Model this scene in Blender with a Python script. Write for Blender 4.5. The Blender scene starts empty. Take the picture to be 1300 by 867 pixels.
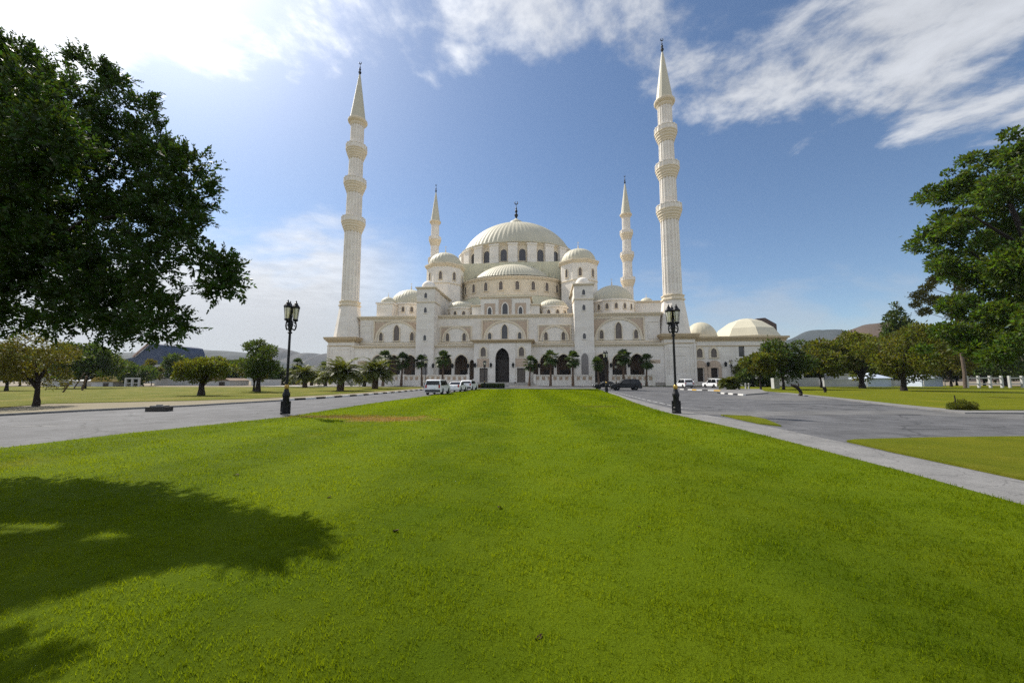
import bpy, bmesh, math, random
import numpy as np
from mathutils import Vector, Matrix
R = math.radians
S = bpy.context.scene
COL = S.collection
rng = random.Random(7)

# ------------------------------------------------------------------ camera
F = 485.0                      # focal length in photo pixels (photo 1300 wide)
HOR = 482.0
PITCH = math.atan((HOR - 433.5) / F)
EYE = 1.7
cam = bpy.data.cameras.new('camera'); cam.sensor_width = 36; cam.lens = F / 1300 * 36
cam.clip_start = .05; cam.clip_end = 20000
co = bpy.data.objects.new('camera', cam); COL.objects.link(co)
co.location = (0, 0, EYE); co.rotation_euler = (R(90) + PITCH, 0, 0)
S.camera = co

def ray(px, py):
    x = px - 650; u = 433.5 - py
    return (x, F * math.cos(PITCH) - u * math.sin(PITCH), u * math.cos(PITCH) + F * math.sin(PITCH))
def ground(px, py, z=0):        # the spot on the ground seen at a photo pixel
    r = ray(px, py); t = (z - EYE) / r[2]
    return (r[0] * t, r[1] * t)
def at(px, py, Y):              # the point at distance Y seen at a photo pixel
    r = ray(px, py); t = Y / r[1]
    return (r[0] * t, Y, EYE + r[2] * t)
def poly(*pp): return [ground(*p) for p in pp]

# ------------------------------------------------------------------ materials
MATS = {}
def nn(nt, typ, **kw):
    n = nt.nodes.new(typ)
    for k, v in kw.items():
        if k in ('operation', 'blend_type', 'data_type', 'noise_dimensions', 'feature', 'wave_type', 'bands_direction', 'sky_type', 'sun_disc',
                 'sun_elevation', 'sun_rotation', 'altitude', 'air_density', 'dust_density', 'ozone_density', 'interpolation_type', 'clamp', 'use_clamp', 'offset', 'distance'):
            setattr(n, k, v)
        else:
            n.inputs[k].default_value = v
    return n
def mat(name, c, rough=.7, c2=None, scale=1.0, amount=.5, bump=0, bscale=20, metal=0, spec=.3, trans=0, island=0, coord='Object', stretch=None, detail=6):
    if name in MATS: return MATS[name]
    m = bpy.data.materials.new(name); m.use_nodes = True; MATS[name] = m
    nt = m.node_tree; L = nt.links
    b = nt.nodes['Principled BSDF']; out = nt.nodes['Material Output']
    b.inputs['Roughness'].default_value = rough; b.inputs['Metallic'].default_value = metal
    b.inputs['Specular IOR Level'].default_value = spec
    b.inputs['Base Color'].default_value = (*c, 1)
    col = None
    tc = nt.nodes.new('ShaderNodeTexCoord'); v = tc.outputs[coord]
    if stretch:
        mp = nt.nodes.new('ShaderNodeMapping'); mp.inputs['Scale'].default_value = stretch
        L.new(v, mp.inputs[0]); v = mp.outputs[0]
    if c2:
        n = nn(nt, 'ShaderNodeTexNoise', Scale=scale, Detail=detail, Roughness=.6); L.new(v, n.inputs['Vector'])
        mr = nn(nt, 'ShaderNodeMapRange'); mr.inputs[1].default_value = .5 - amount / 2; mr.inputs[2].default_value = .5 + amount / 2
        L.new(n.outputs[0], mr.inputs[0])
        mx = nn(nt, 'ShaderNodeMix', data_type='RGBA'); mx.inputs[6].default_value = (*c, 1); mx.inputs[7].default_value = (*c2, 1)
        L.new(mr.outputs[0], mx.inputs[0]); col = mx.outputs[2]
    if island:
        g = nt.nodes.new('ShaderNodeNewGeometry')
        hs = nt.nodes.new('ShaderNodeHueSaturation')
        r1 = nn(nt, 'ShaderNodeMapRange'); r1.inputs[3].default_value = 1 - island; r1.inputs[4].default_value = 1 + island
        r2 = nn(nt, 'ShaderNodeMapRange'); r2.inputs[3].default_value = .5 - .035; r2.inputs[4].default_value = .5 + .03
        L.new(g.outputs['Random Per Island'], r1.inputs[0]); L.new(r1.outputs[0], hs.inputs['Value'])
        L.new(g.outputs['Random Per Island'], r2.inputs[0]); L.new(r2.outputs[0], hs.inputs['Hue'])
        if col: L.new(col, hs.inputs['Color'])
        else: hs.inputs['Color'].default_value = (*c, 1)
        col = hs.outputs[0]
    if col: L.new(col, b.inputs['Base Color'])
    if bump:
        n = nn(nt, 'ShaderNodeTexNoise', Scale=bscale, Detail=8, Roughness=.65); L.new(v, n.inputs['Vector'])
        bp = nn(nt, 'ShaderNodeBump', Strength=min(1, bump), Distance=.05 * max(1, bump)); L.new(n.outputs[0], bp.inputs['Height']); L.new(bp.outputs[0], b.inputs['Normal'])
    if trans:
        t = nt.nodes.new('ShaderNodeBsdfTranslucent')
        if col:
            br = nn(nt, 'ShaderNodeMix', data_type='RGBA', blend_type='MULTIPLY'); br.inputs[0].default_value = 1
            br.inputs[7].default_value = (1.25, 1.15, .5, 1); L.new(col, br.inputs[6]); L.new(br.outputs[2], t.inputs[0])
        else: t.inputs[0].default_value = (c[0] * 1.25, c[1] * 1.15, c[2] * .5, 1)
        ms = nt.nodes.new('ShaderNodeMixShader'); ms.inputs[0].default_value = trans
        L.new(b.outputs[0], ms.inputs[1]); L.new(t.outputs[0], ms.inputs[2]); L.new(ms.outputs[0], out.inputs[0])
    return m

def stone(name, c, c2, bw=2.4, bh=.9, mortar=.012, rough=.75):
    """blocks of cut stone: fine joints, block to block tone, stains"""
    if name in MATS: return MATS[name]
    m = mat(name, c, rough, c2, .35, .55, .25, 6)
    nt = m.node_tree; L = nt.links; b = nt.nodes['Principled BSDF']
    src = b.inputs['Base Color'].links[0].from_socket
    tc = nt.nodes.new('ShaderNodeTexCoord'); sx = nt.nodes.new('ShaderNodeSeparateXYZ'); L.new(tc.outputs['Object'], sx.inputs[0])
    ad = nn(nt, 'ShaderNodeMath', operation='ADD'); L.new(sx.outputs[0], ad.inputs[0]); L.new(sx.outputs[1], ad.inputs[1])
    cb = nt.nodes.new('ShaderNodeCombineXYZ'); L.new(ad.outputs[0], cb.inputs[0]); L.new(sx.outputs[2], cb.inputs[1])
    br = nn(nt, 'ShaderNodeTexBrick', Scale=1, offset=.5); br.inputs['Color1'].default_value = (1, 1, 1, 1); br.inputs['Color2'].default_value = (.9, .885, .87, 1)
    br.inputs['Mortar'].default_value = (.82, .79, .76, 1); br.inputs['Mortar Size'].default_value = mortar; br.inputs['Brick Width'].default_value = bw; br.inputs['Row Height'].default_value = bh
    L.new(cb.outputs[0], br.inputs[0])
    # rain streaks running down the face
    mp = nt.nodes.new('ShaderNodeMapping'); mp.inputs['Scale'].default_value = (1.3, 1.3, .07); L.new(tc.outputs['Object'], mp.inputs[0])
    ns = nn(nt, 'ShaderNodeTexNoise', Scale=1, Detail=5); L.new(mp.outputs[0], ns.inputs[0])
    rs = nn(nt, 'ShaderNodeMapRange'); rs.inputs[1].default_value = .3; rs.inputs[2].default_value = .7; rs.inputs[3].default_value = .955; rs.inputs[4].default_value = 1.02
    L.new(ns.outputs[0], rs.inputs[0])
    mx = nn(nt, 'ShaderNodeMix', data_type='RGBA', blend_type='MULTIPLY'); mx.inputs[0].default_value = 1; L.new(src, mx.inputs[6]); L.new(br.outputs[0], mx.inputs[7])
    m2 = nn(nt, 'ShaderNodeMix', data_type='RGBA', blend_type='MULTIPLY'); m2.inputs[0].default_value = 1; L.new(mx.outputs[2], m2.inputs[6]); L.new(rs.outputs[0], m2.inputs[7])
    L.new(m2.outputs[2], b.inputs['Base Color'])
    return m

WHITE = stone('pale_limestone', (.79, .742, .672), (.72, .668, .60))
WHITE2 = stone('pale_limestone_smooth', (.81, .765, .695), (.75, .70, .63), 3.2, 1.6, .008)
TAN = mat('sand_stone_trim', (.52, .41, .26), .75, (.44, .34, .21), .8, .5)
CREAM = mat('cream_trim', (.70, .61, .47), .75, (.63, .54, .40), .8, .5)
PEACH = mat('carved_tan_panel', (.56, .44, .33), .8, (.42, .32, .24), 5, .4, .6, 8)
ROOF = mat('cream_green_dome_cladding', (.53, .495, .38), .6, (.46, .43, .33), .25, .5, 0)
ROOF2 = mat('cream_roof_render', (.60, .57, .42), .7, (.53, .50, .36), .3, .5)
PANE = mat('dark_window_glass', (.05, .045, .045), .15, spec=.5)
SCREEN = mat('brown_window_screen', (.17, .14, .12), .5, (.11, .09, .08), 4, .4)
BLACK = mat('black_metal', (.008, .008, .009), .5, spec=.25)
GOLD = mat('aged_gold', (.42, .27, .07), .35, metal=.6)
DOOR = mat('dark_wood_door', (.035, .025, .02), .45)
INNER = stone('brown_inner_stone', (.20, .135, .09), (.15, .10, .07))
ASPH = mat('asphalt', (.125, .125, .13), .85, (.085, .085, .09), .22, .45, .35, 60, stretch=(1, .35, 1))
PAVE = mat('light_pavement', (.215, .21, .205), .85, (.155, .152, .148), .9, .6, .35, 30)
def weathered(m, lines=1.0, speck=.35, stain=.35, scale=.45):
    """fine aggregate, blotchy stains and thin cracks multiplied into the surface's own colour"""
    nt = m.node_tree; L = nt.links; b = nt.nodes['Principled BSDF']; src = b.inputs['Base Color'].links[0].from_socket
    tc = nt.nodes.new('ShaderNodeTexCoord'); P = tc.outputs['Object']
    def rng_(x, lo, hi, a, z):
        n = nn(nt, 'ShaderNodeMapRange'); L.new(x, n.inputs[0]); n.inputs[1].default_value = lo; n.inputs[2].default_value = hi; n.inputs[3].default_value = a; n.inputs[4].default_value = z; return n.outputs[0]
    def noise(sc, det, ro=.6):
        n = nn(nt, 'ShaderNodeTexNoise', Scale=sc, Detail=det, Roughness=ro); L.new(P, n.inputs[0]); return n
    f = rng_(noise(26, 6, .8).outputs[0], .3, .7, 1 - speck, 1 + speck)
    g = rng_(noise(.7, 8, .7).outputs[0], .42, .62, 1 - stain, 1.0)
    wv = noise(1.3, 5); ad = nn(nt, 'ShaderNodeVectorMath', operation='MULTIPLY_ADD'); L.new(wv.outputs[1], ad.inputs[0]); ad.inputs[1].default_value = (.8, .8, .8); L.new(P, ad.inputs[2])
    vo = nn(nt, 'ShaderNodeTexVoronoi', feature='DISTANCE_TO_EDGE', Scale=scale); L.new(ad.outputs[0], vo.inputs['Vector'])
    h = rng_(vo.outputs['Distance'], .0, .018, 1 - .55 * lines, 1.0)
    col = src
    for q in (f, g, h):
        mx = nn(nt, 'ShaderNodeMix', data_type='RGBA', blend_type='MULTIPLY'); mx.inputs[0].default_value = 1; L.new(col, mx.inputs[6]); L.new(q, mx.inputs[7]); col = mx.outputs[2]
    L.new(col, b.inputs['Base Color'])
weathered(PAVE, .8, .22, .2, 1.2); weathered(ASPH, 1.0, .35, .35, .3)
PLAZA = mat('plaza_paving', (.42, .385, .34), .8, (.35, .32, .28), .5, .5)
SOIL = mat('dusty_ground', (.20, .165, .115), .95, (.15, .12, .08), .15, .5, .4, 10)
TRUNK = mat('bark', (.030, .022, .017), .9, (.014, .011, .009), 6, .5, 1, 14)
PTRUNK = mat('palm_bark', (.13, .085, .055), .9, (.06, .04, .028), 5, .5, 1, 10)
LEAFD = mat('dark_leaf', (.040, .075, .010), .5, (.026, .050, .008), .9, .5, trans=.45, island=.45, spec=.3)
LEAFM = mat('mid_leaf', (.075, .112, .013), .6, (.135, .125, .015), .55, .4, trans=.5, island=.5)
LEAFG = mat('green_leaf', (.042, .078, .014), .6, (.072, .096, .016), .5, .4, trans=.42, island=.5)
LEAFT = mat('tall_tree_leaf', (.085, .135, .016), .55, (.050, .090, .012), .5, .5, trans=.55, island=.5)
LEAFY = mat('yellow_leaf', (.150, .145, .018), .6, (.075, .075, .016), .6, .5, trans=.35, island=.3)
PALMG = mat('palm_leaf', (.058, .095, .020), .5, (.036, .060, .013), .7, .5, trans=.4, island=.3)
PALMD = mat('date_palm_leaf', (.105, .125, .020), .5, (.070, .085, .014), .7, .5, trans=.45, island=.3)
CARW = mat('white_car_paint', (.72, .72, .72), .22, spec=.6)
CARB = mat('black_car_paint', (.006, .006, .007), .2, spec=.2)
CGLASS = mat('car_glass', (.008, .009, .011), .1, spec=.35)
TYRE = mat('tyre_rubber', (.012, .012, .012), .8)
RIM = mat('alloy_rim', (.5, .5, .52), .3, metal=.8)
RED = mat('red_lamp_plastic', (.35, .02, .015), .3)
CLEAR = mat('clear_lamp_plastic', (.7, .72, .75), .2, spec=.6)
LGLASS = mat('milky_lantern_glass', (.80, .80, .78), .2, spec=.6, trans=.35)

# ------------------------------------------------------------------ object helpers
def link(name, data, m=None, parent=None, loc=(0, 0, 0), rz=0):
    o = bpy.data.objects.new(name, data); COL.objects.link(o)
    o.location = loc; o.rotation_euler = (0, 0, rz)
    if parent: o.parent = parent
    if m and data and not data.materials: data.materials.append(m)
    return o
def tag(o, label, cat, group=None):
    o['label'] = label; o['category'] = cat
    if group: o['group'] = group
    return o
def thing(name, label, cat, loc=(0, 0, 0), rz=0, group=None):
    return tag(link(name, None, loc=loc, rz=rz), label, cat, group)
def kind(o, k): o['kind'] = k; return o
def done(bm, smooth=False, name='mesh', sharp=None):
    bmesh.ops.recalc_face_normals(bm, faces=bm.faces)
    me = bpy.data.meshes.new(name)
    bm.to_mesh(me); bm.free()
    if smooth:
        me.polygons.foreach_set('use_smooth', [True] * len(me.polygons))
        me.set_sharp_from_angle(angle=R(sharp or 35))
    return me
def copy_thing(root, loc, rz, label, group=None, scale=None):
    r = root.copy(); COL.objects.link(r); r.location = loc; r.rotation_euler = (0, 0, rz)
    if scale: r.scale = (scale, scale, scale)
    r['label'] = label
    if group: r['group'] = group
    for ch in list(root.children):
        c = ch.copy(); COL.objects.link(c); c.parent = r
        for g in list(ch.children):
            d = g.copy(); COL.objects.link(d); d.parent = c
    return r
def box(bm, x0, x1, y0, y1, z0, z1):
    v = [bm.verts.new(p) for p in ((x0, y0, z0), (x1, y0, z0), (x1, y1, z0), (x0, y1, z0), (x0, y0, z1), (x1, y0, z1), (x1, y1, z1), (x0, y1, z1))]
    for f in ((3, 2, 1, 0), (4, 5, 6, 7), (0, 1, 5, 4), (1, 2, 6, 5), (2, 3, 7, 6), (3, 0, 4, 7)):
        bm.faces.new([v[i] for i in f])
def boxes(*bb):
    bm = bmesh.new()
    for b in bb: box(bm, *b)
    return bm
def lathe(bm, prof, n=24, cx=0, cy=0, ax=1, ay=1, a0=0, a1=360, rib=0, ribn=0, flat=False):
    """revolve (r,z) profile; ax, ay stretch the circle; angle 0 looks to -y"""
    full = abs(a1 - a0 - 360) < 1e-6
    m = n if full else n + 1
    off = 180 / n if flat else 0
    rings = []
    for r, z in prof:
        ring = []
        for k in range(m):
            t = R(a0 + off + (a1 - a0) * k / n)
            q = r * (1 + (rib * abs(math.cos(t * ribn / 2)) if ribn and r > .3 else 0))
            ring.append(bm.verts.new((cx + q * ax * math.sin(t), cy - q * ay * math.cos(t), z)))
        rings.append(ring)
    for a, b in zip(rings, rings[1:]):
        for k in range(n):
            k2 = (k + 1) % m
            bm.faces.new((a[k], a[k2], b[k2], b[k]))
    if full:
        if prof[0][0] > 1e-4: bm.faces.new(rings[0][::-1])
        if prof[-1][0] > 1e-4: bm.faces.new(rings[-1])
def tube(bm, pts, rad, n=8):
    pts = [Vector(p) for p in pts]
    if not isinstance(rad, (list, tuple)): rad = [rad] * len(pts)
    rings = []
    for i, p in enumerate(pts):
        d = (pts[min(i + 1, len(pts) - 1)] - pts[max(i - 1, 0)]).normalized()
        u = d.orthogonal().normalized() if i == 0 else (u - d * u.dot(d)).normalized()
        w = d.cross(u)
        rings.append([bm.verts.new(p + (u * math.cos(2 * math.pi * k / n) + w * math.sin(2 * math.pi * k / n)) * rad[i]) for k in range(n)])
    for a, b in zip(rings, rings[1:]):
        for k in range(n): bm.faces.new((a[k], a[(k + 1) % n], b[(k + 1) % n], b[k]))
    bm.faces.new(rings[0][::-1]); bm.faces.new(rings[-1])
def prism(bm, pts, y0, y1):
    """outline in x,z pushed from y0 to y1"""
    a = [bm.verts.new((x, y0, z)) for x, z in pts]; b = [bm.verts.new((x, y1, z)) for x, z in pts]
    bm.faces.new(a); bm.faces.new(b[::-1]); n = len(pts)
    for i in range(n): bm.faces.new((a[i], b[i], b[(i + 1) % n], a[(i + 1) % n]))
def arch_pts(hw, zs, za, n=10, pointed=True):
    """outline of the arch curve, left spring to right spring, about x = 0"""
    out = []; h = za - zs
    for i in range(2 * n + 1):
        t = -1 + i / n
        if pointed:
            e = abs(t)
            z = zs + h * ((1 - e ** 2.1) ** .5 * .82 + (1 - e) * .18)
        else:
            z = zs + h * math.sqrt(max(0, 1 - t * t))
        out.append((hw * t, z))
    return out
def arch_shape(hw, z0, zs, za, n=10, pointed=True):
    return [(-hw, z0)] + arch_pts(hw, zs, za, n, pointed) + [(hw, z0)]
def ring_prism(bm, outer, inner, y0, y1):
    """band between two outlines with the same number of points (open at the bottom)"""
    vo0 = [bm.verts.new((x, y0, z)) for x, z in outer]; vi0 = [bm.verts.new((x, y0, z)) for x, z in inner]
    vo1 = [bm.verts.new((x, y1, z)) for x, z in outer]; vi1 = [bm.verts.new((x, y1, z)) for x, z in inner]
    n = len(outer)
    for i in range(n - 1):
        bm.faces.new((vo0[i], vo0[i + 1], vi0[i + 1], vi0[i])); bm.faces.new((vo1[i], vi1[i], vi1[i + 1], vo1[i + 1]))
        bm.faces.new((vo0[i], vo1[i], vo1[i + 1], vo0[i + 1])); bm.faces.new((vi0[i], vi0[i + 1], vi1[i + 1], vi1[i]))
    for i in (0, n - 1): bm.faces.new((vo0[i], vi0[i], vi1[i], vo1[i]))
def arch_wall(bm, u0, u1, z0, z1, v0, v1, ops):
    """a wall with real openings: ops = (centre, half width, bottom, spring, apex, pointed)"""
    cuts = {u0, u1}
    for (c, hw, zb, zs, za, pt) in ops:
        for x, z in arch_pts(hw, zs, za, 8, pt): cuts.add(round(c + x, 4))
    cuts = sorted(cuts)
    def q(*p): bm.faces.new([bm.verts.new(x) for x in p])
    def top(c, hw, zs, za, pt, u):
        P = arch_pts(hw, zs, za, 8, pt); x = u - c
        for (xa, a), (xb, b) in zip(P, P[1:]):
            if xa - 1e-3 <= x <= xb + 1e-3: return a + (b - a) * ((x - xa) / (xb - xa))
        return zs
    for a, b in zip(cuts, cuts[1:]):
        if b - a < 1e-4: continue
        o = next((o for o in ops if o[0] - o[1] - 1e-3 <= a and b <= o[0] + o[1] + 1e-3), None)
        if o is None:
            q((a, v0, z0), (b, v0, z0), (b, v0, z1), (a, v0, z1)); q((a, v1, z0), (a, v1, z1), (b, v1, z1), (b, v1, z0))
        else:
            c, hw, zb, zs, za, pt = o
            ta, tb = top(c, hw, zs, za, pt, a), top(c, hw, zs, za, pt, b)
            q((a, v0, ta), (b, v0, tb), (b, v0, z1), (a, v0, z1)); q((a, v1, ta), (a, v1, z1), (b, v1, z1), (b, v1, tb))
            q((a, v0, ta), (a, v1, ta), (b, v1, tb), (b, v0, tb))
            if zb > z0 + 1e-3:
                q((a, v0, z0), (b, v0, z0), (b, v0, zb), (a, v0, zb)); q((a, v1, z0), (a, v1, zb), (b, v1, zb), (b, v1, z0)); q((a, v0, zb), (b, v0, zb), (b, v1, zb), (a, v1, zb))
    for (c, hw, zb, zs, za, pt) in ops:
        for x in (c - hw, c + hw): q((x, v0, zb), (x, v1, zb), (x, v1, zs), (x, v0, zs))
    q((u0, v0, z1), (u1, v0, z1), (u1, v1, z1), (u0, v1, z1))
    for x in (u0, u1): q((x, v0, z0), (x, v1, z0), (x, v1, z1), (x, v0, z1))
    bmesh.ops.remove_doubles(bm, verts=bm.verts, dist=1e-4)
def sheet(name, pts, z, m, k='structure', sub=0):
    bm = bmesh.new(); f = bm.faces.new([bm.verts.new((x, y, z)) for x, y in pts])
    if f.normal.z < 0 or f.calc_center_median() is None: pass
    bm.normal_update()
    if f.normal.z < 0: f.normal_flip()
    bmesh.ops.triangulate(bm, faces=bm.faces)
    me = bpy.data.meshes.new(name); bm.to_mesh(me); bm.free()
    return kind(link(name, me, m), k)
def slab(name, pts, z0, z1, m, k='structure'):
    bm = bmesh.new()
    a = [bm.verts.new((x, y, z0)) for x, y in pts]; b = [bm.verts.new((x, y, z1)) for x, y in pts]; n = len(pts)
    f = bm.faces.new(b); bm.normal_update()
    for i in range(n): bm.faces.new((a[i], a[(i + 1) % n], b[(i + 1) % n], b[i]))
    bmesh.ops.recalc_face_normals(bm, faces=bm.faces)
    bmesh.ops.triangulate(bm, faces=bm.faces)
    if max(bm.faces, key=lambda f: f.calc_area()).normal.z < 0: bmesh.ops.reverse_faces(bm, faces=bm.faces)
    me = bpy.data.meshes.new(name); bm.to_mesh(me); bm.free()
    return kind(link(name, me, m), k)

def np_mesh(name, co, faces_n, nper, m, smooth=False):
    """mesh of faces_n faces of nper consecutive vertices each"""
    me = bpy.data.meshes.new(name); nv = len(co)
    me.vertices.add(nv); me.vertices.foreach_set('co', np.asarray(co, np.float32).ravel())
    me.loops.add(nv); me.loops.foreach_set('vertex_index', np.arange(nv, dtype=np.int32))
    me.polygons.add(faces_n)
    me.polygons.foreach_set('loop_start', np.arange(faces_n, dtype=np.int32) * nper)
    me.update(calc_edges=True); me.materials.append(m)
    return me
def unit(a): return a / (np.linalg.norm(a, axis=1, keepdims=True) + 1e-9)
def leaves(name, P, D, Ln, W, m, g, curl=.0):
    """diamond leaves at P pointing along D"""
    N = len(P); D = unit(D)
    s = unit(np.cross(D, g.normal(size=(N, 3))))
    n = np.cross(D, s)
    Ln = np.asarray(Ln).reshape(-1, 1) * np.ones((N, 1)); W = np.asarray(W).reshape(-1, 1) * np.ones((N, 1))
    mid = P + D * Ln * .45 + n * Ln * curl
    co = np.stack([P, mid + s * W * .5, P + D * Ln, mid - s * W * .5], axis=1).reshape(-1, 3)
    return np_mesh(name, co, N, 4, m)

# ------------------------------------------------------------------ sky, sun
SUN_AZ, SUN_EL = -50.0, 46.0           # left of the view axis, in front of the camera
sd = Vector((math.sin(R(SUN_AZ)) * math.cos(R(SUN_EL)), math.cos(R(SUN_AZ)) * math.cos(R(SUN_EL)), math.sin(R(SUN_EL))))
sl = bpy.data.lights.new('sun', 'SUN'); sl.energy = 5.0; sl.angle = R(.5); sl.color = (1, .94, .84)
so = link('sun', sl); so.rotation_euler = sd.to_track_quat('Z', 'Y').to_euler(); so.location = (0, 0, 300)

def make_sky():
    w = bpy.data.worlds.new('World'); S.world = w; w.use_nodes = True
    nt = w.node_tree; L = nt.links; nt.nodes.clear()
    out = nt.nodes.new('ShaderNodeOutputWorld')
    sky = nn(nt, 'ShaderNodeTexSky', sky_type='NISHITA', sun_disc=False, sun_elevation=R(SUN_EL), sun_rotation=R(SUN_AZ), altitude=50, air_density=1.0, dust_density=.35, ozone_density=2.0)
    bg = nn(nt, 'ShaderNodeBackground', Strength=SKY); tint = nn(nt, 'ShaderNodeMix', data_type='RGBA', blend_type='MULTIPLY'); tint.inputs[0].default_value = 1; tint.inputs[7].default_value = (.93, .98, 1.03, 1); L.new(sky.outputs[0], tint.inputs[6]); L.new(tint.outputs[2], bg.inputs[0])
    tc = nt.nodes.new('ShaderNodeTexCoord')
    nv = nn(nt, 'ShaderNodeVectorMath', operation='NORMALIZE'); L.new(tc.outputs['Generated'], nv.inputs[0])
    sp = nt.nodes.new('ShaderNodeSeparateXYZ'); L.new(nv.outputs[0], sp.inputs[0])
    X, Y, Z = sp.outputs
    def M(op, a, b=None, c=None, clamp=False):
        n = nn(nt, 'ShaderNodeMath', operation=op, use_clamp=clamp)
        for i, q in enumerate((a, b, c)):
            if q is None: continue
            if isinstance(q, (int, float)): n.inputs[i].default_value = q
            else: L.new(q, n.inputs[i])
        return n.outputs[0]
    def smooth(x, lo, hi):
        n = nn(nt, 'ShaderNodeMapRange', interpolation_type='SMOOTHSTEP'); L.new(x, n.inputs[0]); n.inputs[1].default_value = lo; n.inputs[2].default_value = hi
        return n.outputs[0]
    def noise(vec, sc, det=8, ro=.6, dist=0.0):
        n = nn(nt, 'ShaderNodeTexNoise', Scale=sc, Detail=det, Roughness=ro, Distortion=dist); L.new(vec, n.inputs['Vector']); return n.outputs[0]
    def dotto(v):
        n = nn(nt, 'ShaderNodeVectorMath', operation='DOT_PRODUCT'); L.new(nv.outputs[0], n.inputs[0]); n.inputs[1].default_value = Vector(v).normalized(); return n.outputs['Value']
    zc = M('MAXIMUM', Z, .035)
    u = M('DIVIDE', X, zc); v = M('DIVIDE', Y, zc)
    cb = nt.nodes.new('ShaderNodeCombineXYZ'); L.new(u, cb.inputs[0]); L.new(v, cb.inputs[1])
    UV = cb.outputs[0]
    # a broken cloud sheet overhead, its ragged edge running across the view
    n1 = noise(UV, 1.7, 10, .62, .25); n2 = noise(UV, 4.5, 8, .6, .3); n3 = noise(UV, .8, 3, .5)
    up = M('MAXIMUM', u, 0.0); un = M('MAXIMUM', M('MULTIPLY', u, -1.0), 0.0)
    bulge = M('MINIMUM', M('MULTIPLY', up, .30), .42)
    lft = M('MULTIPLY', M('MINIMUM', un, 1.6), .11)
    e = M('SUBTRACT', M('ADD', M('ADD', bulge, lft), 1.13), v)
    d = M('ADD', M('ADD', M('MULTIPLY', M('MINIMUM', e, .17), 1.6), M('MULTIPLY', M('SUBTRACT', n1, .5), 2.2)), M('MULTIPLY', M('SUBTRACT', n2, .5), .8))
    dens = M('MULTIPLY', smooth(M('ADD', d, M('MULTIPLY', M('SUBTRACT', n3, .5), .45)), .0, .46), .84)
    # low bank over the hills on the left, thin veil on the right, small scraps
    bx = M('DIVIDE', X, M('MAXIMUM', Y, .05)); bz = M('DIVIDE', Z, M('MAXIMUM', Y, .05))
    c2 = nt.nodes.new('ShaderNodeCombineXYZ'); L.new(bx, c2.inputs[0]); L.new(M('MULTIPLY', bz, 2.6), c2.inputs[1])
    nb = noise(c2.outputs[0], 3.2, 8, .58, .2)
    bank = M('MULTIPLY', smooth(dotto((-.72, .86, .17)), .86, .985), smooth(M('ADD', M('MULTIPLY', M('SUBTRACT', nb, .5), .5), M('SUBTRACT', .42, bz)), -.04, .16))
    veil = M('MULTIPLY', M('MULTIPLY', smooth(dotto((.55, .9, .2)), .90, .99), smooth(M('ADD', M('MULTIPLY', M('SUBTRACT', nb, .5), .7), M('SUBTRACT', .26, bz)), -.03, .16)), .4)
    front = smooth(Y, .05, .25)
    low = M('MULTIPLY', M('MAXIMUM', M('MULTIPLY', bank, .95), veil), front)
    dens = M('MAXIMUM', dens, low)
    dens = M('MULTIPLY', dens, smooth(Z, -.02, .03))
    dens = M('MULTIPLY', dens, M('SUBTRACT', 1.0, M('MULTIPLY', smooth(Z, .76, .9), .85)))   # sheet thinned out of view overhead, to cut light on the ground
    # lit tops, greyer bellies; brighter unseen clouds behind the viewer, added to light the facade
    back = smooth(M('MULTIPLY', Y, -1.0), -.45, .5)
    st = M('MULTIPLY', M('ADD', M('MULTIPLY', smooth(n2, .3, .7), .16), M('MULTIPLY', smooth(n1, .35, .7), .14)), smooth(Z, .1, .3))
    st = M('ADD', M('MULTIPLY', st, .8), .42)
    st = M('ADD', st, M('MULTIPLY', back, CLOUDB))
    sun_d = M('MAXIMUM', dotto(sd), 0.0)
    st = M('ADD', st, M('MULTIPLY', M('POWER', sun_d, 6.0), .4))
    cl = nn(nt, 'ShaderNodeBackground'); cl.inputs[0].default_value = (.93, .955, 1, 1); L.new(st, cl.inputs[1])
    mx = nt.nodes.new('ShaderNodeMixShader'); L.new(dens, mx.inputs[0]); L.new(bg.outputs[0], mx.inputs[1]); L.new(cl.outputs[0], mx.inputs[2])
    gl = nn(nt, 'ShaderNodeBackground'); gl.inputs[0].default_value = (1, .98, .95, 1)
    gs = M('ADD', M('MULTIPLY', M('POWER', sun_d, 9.0), .16), M('MULTIPLY', M('POWER', sun_d, 34.0), .4)); L.new(gs, gl.inputs[1])
    ad = nt.nodes.new('ShaderNodeAddShader'); L.new(mx.outputs[0], ad.inputs[0]); L.new(gl.outputs[0], ad.inputs[1])
    L.new(ad.outputs[0], out.inputs[0])
SKY, CLOUDB, HAZE = .088, .55, .00007
make_sky()
S.view_settings.view_transform = 'Standard'; S.view_settings.look = 'None'; S.view_settings.gamma = 1
S.view_settings.exposure = 0.45
S.cycles.use_denoising = False
S.cycles.max_bounces = 8; S.cycles.transparent_max_bounces = 8
S.cycles.sample_clamp_indirect = 4

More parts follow.
